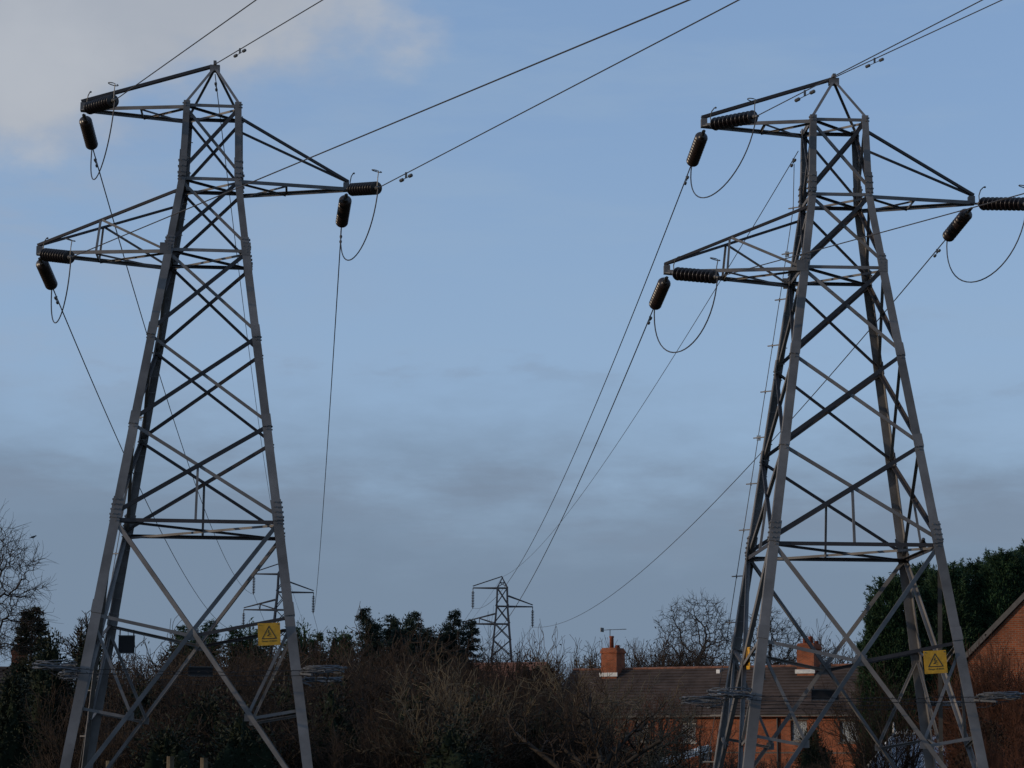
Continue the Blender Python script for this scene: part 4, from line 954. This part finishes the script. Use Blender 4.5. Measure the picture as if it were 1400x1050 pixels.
for k in range(2): make_bush('p%d' % k, 180 + k, 4.2, ARCH, 7, 1.0, 'pale_twig', 0)
for k in range(3): make_bush('r%d' % k, 140 + k, 4.6, BU, 26, 1.4, 'twig_red', 500)
rb = random.Random(77); used = set()
def place_bush(key, px, Y, top, lab, grp, ws=1.0):
    h = hz(top, Y, px); base = protos[key]
    o = base if key not in used else copy_tree(base); used.add(key)
    if 'zm' not in base: base['zm'] = topz(base, 99.6)
    s = h/base['zm']; o.location = gx(px, Y); o.rotation_euler = (0, 0, rb.uniform(0, 6.28)); o.scale = (s*ws*rb.uniform(.85, 1.1), s*ws*rb.uniform(.85, 1.1), s)
    if 'zm' in o and o is not base: del o['zm']
    tag(o, lab, 'shrub', grp)
def outline(px):                                           # upper edge of the thicket, photo pixels
    pts = [(-40, 1000), (60, 1000), (120, 960), (165, 905), (220, 888), (330, 885), (420, 895), (470, 890), (540, 890), (600, 897), (680, 896), (730, 905), (770, 935), (800, 985), (830, 1020), (960, 1038), (1060, 1040), (1200, 1045), (1290, 1020), (1330, 965), (1440, 950)]
    for (a, ya), (b2, yb) in zip(pts, pts[1:]):
        if px <= b2: return ya + (yb - ya)*(px - a)/(b2 - a)
    return 950
LT = 'bare brown shrub in the tangled thicket behind the pylons'; GT = 'bare shrubs of the thicket'
def zone_label(row, q):
    zn = 'left of the left pylon' if q < 100 else 'between the left legs and sign of the left pylon' if q < 350 else 'under the warning sign of the left pylon' if q < 430 else 'below the dark spruces' if q < 640 else 'below the middle far pylon' if q < 740 else 'left of the brick terrace' if q < 850 else 'before the brick terrace'
    return '%s bare brown shrub %s' % (('rearmost tall', 'second row', 'nearer', 'nearest low')[row], zn)
for row, (Y, step, dy) in enumerate(((82, 52, 0), (72, 62, 14), (63, 72, 34), (57, 84, 60))):
    px = -40 + row*17
    while px < 1440:
        q = px + rb.uniform(-14, 14)
        if (q < 770 or q > 1330 or row >= 1) and not 1150 < q < 1330 and not (850 < q < 985):
            k = rb.choice(['b0', 'b1', 'b2', 'b3', 'a0', 'a1']) if q < 1200 else rb.choice(['r0', 'r1', 'r2'])
            place_bush(k, q, Y + rb.uniform(-3, 3), outline(q) + dy*(.25 if 770 < q < 1320 else 1) + rb.uniform(-14, 20), zone_label(row, q) if q < 1200 else 'reddish brown twiggy shrub in front of the brick gable', GT if q < 1200 else 'reddish shrubs by the gable house', .5 if 650 < q < 850 else .35 if 1325 < q < 1400 else 1.0)
        px += step
# sparse tall shrubs before the terrace
for px, top, Y in ((852, 945, 96), (975, 950, 98), (1205, 925, 96), (1225, 905, 100), (848, 905, 104)):
    place_bush(rb.choice(['t0', 't1', 't2']), px, Y, top, 'thin bare shrub ' + {852: 'before the left end of the brick terrace', 975: 'before the terrace just left of the right pylon', 1205: 'before the right end of the terrace', 1225: 'before the dark hedge behind the right pylon', 848: 'below the left chimney of the terrace'}[px], 'thin shrubs before the terrace')
for px, top in ((1330, 905), (1362, 900), (1395, 890), (1345, 925), (1385, 930), (1420, 900)):
    place_bush(rb.choice(['t0', 'r0', 'r2']), px, 77 + rb.uniform(-2, 1), top, 'reddish brown twiggy shrub in front of the brick gable', 'reddish shrubs by the gable house', .42 if px < 1370 else .8)
# shrubs behind the terrace ridge
for px, top in ((775, 893), (868, 884), (890, 880), (915, 886), (1130, 890), (1160, 885), (720, 896), (690, 900)):
    place_bush(rb.choice(['b0', 'b2', 'b1']), px, 165 + rb.uniform(-6, 6), top, 'distant bare bush showing above the roof line', 'distant bushes above the roofs')

# dark backing hedge so the thicket closes
def blob(seed, rx, ry, rz, n=26, amp=.18):
    rs = np.random.RandomState(seed); u = np.linspace(0, 2*np.pi, n, endpoint=False); v = np.linspace(.02, np.pi*.5, n//2)
    ph = rs.uniform(0, 6.28, (6,)); V = []
    for b_ in v:
        for a in u:
            k = 1 + amp*(math.sin(3*a + ph[0])*math.sin(4*b_ + ph[1]) + .6*math.sin(7*a + ph[2])*math.sin(6*b_ + ph[3]))
            V.append((rx*k*math.cos(a)*math.sin(b_), ry*k*math.sin(a)*math.sin(b_), rz*k*math.cos(b_)))
    m = len(v); F = [(i*n + j, (i+1)*n + j, (i+1)*n + (j+1) % n, i*n + (j+1) % n) for i in range(m-1) for j in range(n)]
    return np.array(V), np.array(F)
def evergreen(name, px, Y, top, wpx, label, mt='leaf_ever', n=5000, seed=1, cat='shrub', group=None, lw=.05, ll=.12, depth=None, core='core', jit=.10):
    h = hz(top, Y, px)*.96; rx = wpx/2*Y/FPX; ry = depth or rx
    root = empty(name, gx(px, Y)); V, F = blob(seed, rx*.86, ry*.86, h*.90)
    link('inner_branches', mesh_np('inner_branches', V, F), M[core], root)
    rs = np.random.RandomState(seed + 5); V2, F2 = blob(seed, rx, ry, h*.95)
    f = F2[rs.randint(0, len(F2), n)]; wts = rs.dirichlet((1, 1, 1, 1), n); c_ = (V2[f]*wts[:, :, None]).sum(1)
    c_ += rs.normal(0, jit, c_.shape); out = c_/np.array([rx*rx, ry*ry, h*h]); out /= np.linalg.norm(out, axis=1, keepdims=True)
    link('foliage', leaf_mesh(c_, rs, lw, ll, out*.9, .3), M[mt], root); tag(root, label, cat, group); return root
for k, (px, top, w) in enumerate(((150, 925, 130), (245, 905, 150), (345, 905, 140), (440, 912, 140), (540, 905, 150), (640, 915, 140), (725, 922, 120), (790, 962, 80))):
    evergreen('dense_shrub', px, 90 + (k % 3), top, w, 'dense brown leaf-littered shrub behind the bare thicket', 'leaf_brown', 5200, 30 + k, group='dense brown shrubs', lw=.07, ll=.13, core='core_brown')
for k, (px, top, w, Y) in enumerate(((62, 886, 95, 62), (118, 882, 60, 64), (12, 935, 70, 60))):
    evergreen('evergreen_bush', px, Y, top, w, ['rounded dark evergreen bush left of the left pylon', 'smaller dark evergreen bush right behind the left pylon leg', 'low dark evergreen bush at the left edge'][k], 'leaf_ever', 6000, 50 + k)
evergreen('evergreen_bush', 1112, 100, 1003, 62, 'small dark conical evergreen before the brick terrace', 'leaf_ever', 5000, 61)
evergreen('evergreen_bush', 1345, 70, 990, 90, 'low reddish bush below the right pylon sign', 'leaf_brown', 5000, 62, core='core_brown')

# conifers
def conifer(name, px, Y, top, wpx, label, mt, seed, branches=90, droop=.35, group=None, ragged=.5, tuft=26, base=.05, lw=.035, ll=.16, lean=0.0, fan=.12, fall=.42):
    rng = random.Random(seed); H = hz(top, Y, px); R0 = wpx/2*Y/FPX; root = empty(name, gx(px, Y))
    b = MB(); b.tube([(lean*(k/6)**2, 0, H*k/6*.99) for k in range(7)], [.22*(1 - k/6.3) + .01 for k in range(7)], 8); b.build('trunk', M['bark'], root, True)
    segs = []; cs_ = []; ds = []
    for k in range(branches):
        f = base + (1 - base)*((k + rng.random())/branches); z = H*f
        a = rng.uniform(0, 2*math.pi); L = R0*(1 - f)**fall*rng.uniform(1 - ragged, 1.1) + .12
        d = Vector((math.cos(a), math.sin(a), rng.uniform(-.1, .35))); p = Vector((lean*f*f, 0, z)); n = 6; r = .02 + .02*(1 - f)
        for j in range(n):
            q = p + d.normalized()*L/n; segs.append((*p, *q, r, r*.75)); r *= .75
            d = d + Vector((rng.gauss(0, .08), rng.gauss(0, .08), (-droop if j < 3 else droop*1.3)/n*1.6))
            m = int(tuft*L/n/.25) + 3
            for _ in range(m):
                t = rng.random(); c0 = p.lerp(q, t); s = rng.gauss(0, 1)*fan*(1 - .6*j/n)
                side = Vector((-d.y, d.x, 0)).normalized(); cs_.append(c0 + side*s + Vector((0, 0, rng.gauss(-.02, .04)))); ds.append((d.normalized()*.9 + side*(1.6*s/ max(fan, .01))*.5 + Vector((0, 0, rng.uniform(-.25, .25)))))
            p = q
    for _ in range(30): cs_.append(Vector((lean, 0, H - rng.random()*.5))); ds.append(Vector((rng.gauss(0, .5), rng.gauss(0, .5), .9)))
    link('branches', mesh_np('branches', *tubes_np(np.array(segs), 3)), M['bark'], root)
    rs = np.random.RandomState(seed); link('foliage', leaf_mesh(np.array([tuple(v) for v in cs_]), rs, lw, ll, np.array([tuple(v) for v in ds])*1.5, 0), M[mt], root)
    tag(root, label, 'tree', group); return root
SPN = ('leftmost', 'second from the left', 'third from the left', 'fifth from the left', 'tall leaning sixth', 'rightmost', 'broad low fourth', 'low broad one'); SG = 'dark spruces at mid left'
for k, (px, top, w, lean) in enumerate(((504, 832, 92, -.3), (526, 842, 90, .2), (560, 837, 92, .1), (582, 860, 100, .0), (604, 834, 76, .6), (624, 848, 70, .7), (545, 860, 130, 0), (605, 866, 120, 0))):
    conifer('spruce_tree', px, 118 + k % 3*2, top, w*1.5, '%s of the dark ragged spruces left of the middle far pylon' % SPN[k], 'leaf_spruce', 200 + k, 300, .42, SG, .75, 26, lw=.045, ll=.15, lean=lean, fall=.55, fan=.11)
CYP = dict(mt='leaf_dark')
for k, (px, top, w) in enumerate(((245, 856, 95), (282, 850, 100), (318, 857, 95), (352, 860, 90), (396, 856, 92), (430, 866, 90), (468, 868, 88))):
    conifer('cypress_tree', px, 122 + k % 3*2, top, w, '%s of the seven green cypresses in the row behind the left pylon' % ('leftmost', 'second', 'third', 'fourth', 'fifth', 'sixth', 'rightmost')[k], 'leaf_dark', 230 + k, 190, .05, 'cypresses behind the left pylon', .55, 28, lw=.045, ll=.20, fan=.16, fall=.6)
conifer('conifer_tree', 36, 108, 832, 80, 'dark rounded conifer near the left edge beside a bare tree', 'leaf_ever', 260, 190, -.2, None, .3, 36, lw=.07, ll=.18, fan=.25)
for k, (px, top, w, Y, mt) in enumerate(((548, 868, 122, 122, 'leaf_spruce'), (602, 870, 78, 122, 'leaf_spruce'), (508, 868, 48, 119, 'leaf_spruce'), (262, 868, 110, 127, 'leaf_dark'), (335, 872, 100, 127, 'leaf_dark'), (410, 874, 90, 127, 'leaf_dark'), (462, 878, 70, 127, 'leaf_dark'))):
    evergreen('evergreen_bush', px, Y, top, w, ('broad dark mass of spruce boughs under the middle spruce tops', 'dark mass of spruce boughs under the right spruce tops', 'narrow dark mass of boughs under the leftmost spruce top', 'leftmost low cypress mass behind the left pylon', 'second low cypress mass behind the left pylon', 'third low cypress mass behind the left pylon', 'rightmost low cypress mass behind the left pylon')[k], mt, 9000, 500 + k, 'tree', lw=.06, ll=.24, jit=.15)
# dark ivy and holly patches inside the thicket
for k, (px, top, w, Y) in enumerate(((195, 945, 90, 61), (285, 955, 120, 58), (390, 950, 80, 60), (455, 960, 110, 57), (560, 965, 120, 56), (655, 960, 100, 58), (745, 985, 100, 56), (330, 985, 110, 54), (620, 1000, 120, 53), (230, 1000, 100, 53))):
    evergreen('ivy_clump', px, Y, top, w, ('dark ivy clump swallowed by the thicket between the legs of the left pylon' if px < 400 else 'dark ivy clump swallowed by the thicket right of the left pylon' if px < 600 else 'dark ivy clump swallowed by the thicket below the middle far pylon'), 'leaf_ever', 2600, 540 + k, 'shrub', 'ivy clumps in the thicket', jit=.2)
# tall cypress hedge on the right
def hedge_tree(px, Y, top, wpx, seed, label):
    h = hz(top, Y, px); rx = wpx/2*Y/FPX; root = empty('cypress_tree', gx(px, Y)); rs = np.random.RandomState(seed)
    b = MB(); b.tube([(0, 0, 0), (0, 0, h*.5), (0, 0, h*.97)], [.3, .2, .03], 8); b.build('trunk', M['bark'], root)
    n = 8500; z = h*rs.uniform(.02, 1, n)**.9; a = rs.uniform(0, 2*np.pi, n); f = z/h
    prof = np.where(f < .8, 1 - .18*(f/.8)**2, .82*np.sqrt(np.clip(1 - ((f - .8)/.2)**2, 0, 1)))
    lump = 1 + .10*np.sin(3*a + z*1.1 + seed) + .08*np.sin(5*a - z*2.3 + seed*2) + .05*np.sin(9*a + z*4)
    r = rx*prof*lump*(1 - .18*rs.uniform(0, 1, n)**2); c_ = np.stack([r*np.cos(a), r*np.sin(a), z], 1)
    out = np.stack([np.cos(a), np.sin(a), np.full(n, .9)], 1)
    c3 = np.repeat(c_, 6, 0) + rs.normal(0, .10, (n*6, 3)); o3 = np.repeat(out, 6, 0)
    idx = rs.randint(0, n, 420); sc_, so_ = [], []          # feathery sprays standing off the surface
    for q in idx:
        d = out[q] + rs.normal(0, .25, 3); d /= np.linalg.norm(d); L = rs.uniform(.35, .75); side = np.cross(d, rs.normal(0, 1, 3)); side /= np.linalg.norm(side)
        t = rs.uniform(0, 1, 34); w_ = rs.uniform(-1, 1, 34)*(1 - t)*.16
        sc_.append(c_[q] + d*(t*L)[:, None] + side*w_[:, None]); so_.append(d + side*np.sign(w_)[:, None]*.7)
    c3 = np.vstack([c3] + sc_); o3 = np.vstack([o3] + [np.array(v) for v in so_])
    link('foliage', leaf_mesh(c3, rs, .045, .20, o3*1.3, .1), M['leaf_dark'], root)
    # thin leaders poking out of the top
    segs = []; tc_, td = [], []
    for k in range(12):
        aa = rs.uniform(0, 6.28); rr_ = rx*rs.uniform(0, .75); p = Vector((rr_*math.cos(aa), rr_*math.sin(aa), h*.93)); L = rs.uniform(.7, 1.3)
        for j in range(5):
            q = p + Vector((rs.normal(0, .03), rs.normal(0, .03), L/5)); segs.append((*p, *q, .014, .010))
            for _ in range(26): tc_.append(tuple(p.lerp(q, rs.uniform()))); td.append((rs.normal(0, .8)*(1.1 - j*.18), rs.normal(0, .8)*(1.25 - j*.25), .45))
            p = q
    link('leader_shoots', mesh_np('leader_shoots', *tubes_np(np.array(segs), 3)), M['bark'], root)['kind'] = 'stuff'
    link('leader_foliage', leaf_mesh(np.array(tc_), rs, .055, .24, np.array(td), 0), M['leaf_dark'], root)
    V, F = blob(seed, rx*.80, rx*.80, h*.92, amp=.05)
    zz = V[:, 2]/(h*.92); k = np.where(zz < .85, 1/np.maximum(np.sqrt(np.clip(1 - zz**2, .05, 1)), .35)*.92, 1.0); V[:, 0] *= np.clip(k, 1, 1.9); V[:, 1] *= np.clip(k, 1, 1.9)
    link('inner_branches', mesh_np('inner_branches', V, F), M['core'], root)
    tag(root, label, 'tree', 'tall cypress hedge on the right')
for k, (px, top, w) in enumerate(((1226, 800, 84), (1262, 782, 84), (1302, 784, 90), (1342, 776, 90), (1380, 762, 90), (1420, 752, 100), (1213, 850, 60))):
    hedge_tree(px, 112 + (k % 2)*2.5, top, w, 300 + k, 'dark green cypress, %s of the tall hedge above the brick gable' % ('second from the left', 'third from the left', 'fourth from the left', 'fifth from the left', 'sixth from the left', 'rightmost', 'leftmost and lowest')[k])
# spreading bare tree low in the middle with pale branch tips
APP = dict(n=[5, 6, 5, 4], wob=[.1, .22, .28, .3], up=[.0, .05, .10, .12], tap=.4, lev=4, bare=[.5, .15, .1, 0], kids=[3, 2, 2, 0], ang=(40, 80), len=[1.25, .55, .5, 0], rad=.60)
t = bare_tree('spreading_tree', gx(795, 52), 402, 4, dict(APP, prob=.72), one_stem(2.6, .17), 'dark low spreading bare tree in the middle of the thicket', 'tree', 'twig', rmin=.008)
zmax = topz(t); s = hz(915, 52, 795)/zmax; t.scale = (s*.85, s*.85, s)
t = bare_tree('pale_branched_tree', gx(858, 84), 411, 4, APP, one_stem(2.8, .10), 'slender tree with pale lichened branches before the terrace roof', 'tree', 'pale_twig', rmin=.010)
zmax = topz(t); s = hz(925, 84, 858)/zmax; t.scale = (s, s, s)

# fence stakes and a pale sapling in the thicket
for k, (px, top) in enumerate(((233, 1034), (279, 1036), (150, 1040))):
    Y = 50; h = hz(top, Y, px); b = MB(); b.tube([(0, 0, -.2), (.01, 0, h*.6), (.0, 0, h)], [.09, .085, .08], 8)
    o = b.build('fence_post', M['pale_twig']); o.location = gx(px, Y); tag(o, ('left of two weathered posts low between the legs of the left pylon', 'right of two weathered posts low between the legs of the left pylon', 'weathered post beside the left leg of the left pylon')[k], 'post', 'fence posts')

for k, (px, top, Y) in enumerate(((455, 905, 70), (500, 925, 60), (590, 915, 66), (645, 912, 58), (700, 930, 60), (735, 905, 70), (430, 935, 62), (560, 950, 55), (215, 925, 70), (320, 930, 64))):
    place_bush('p%d' % (k % 2), px, Y, top, 'pale stemmed bare shrub ' + ('high below the leftmost dark spruce', 'below the dark spruces, second row', 'high below the rightmost dark spruces', 'high just left of the middle far pylon', 'low below the middle far pylon', 'right of the middle far pylon', 'just right of the left pylon', 'low below the dark spruces', 'between the legs of the left pylon', 'under the warning sign of the left pylon')[k], 'pale stemmed shrubs')
for k in list(protos):
    if 'zm' in protos[k]: del protos[k]['zm']
    if k not in used:
        for ch in list(protos[k].children): bpy.data.objects.remove(ch)
        bpy.data.objects.remove(protos[k])
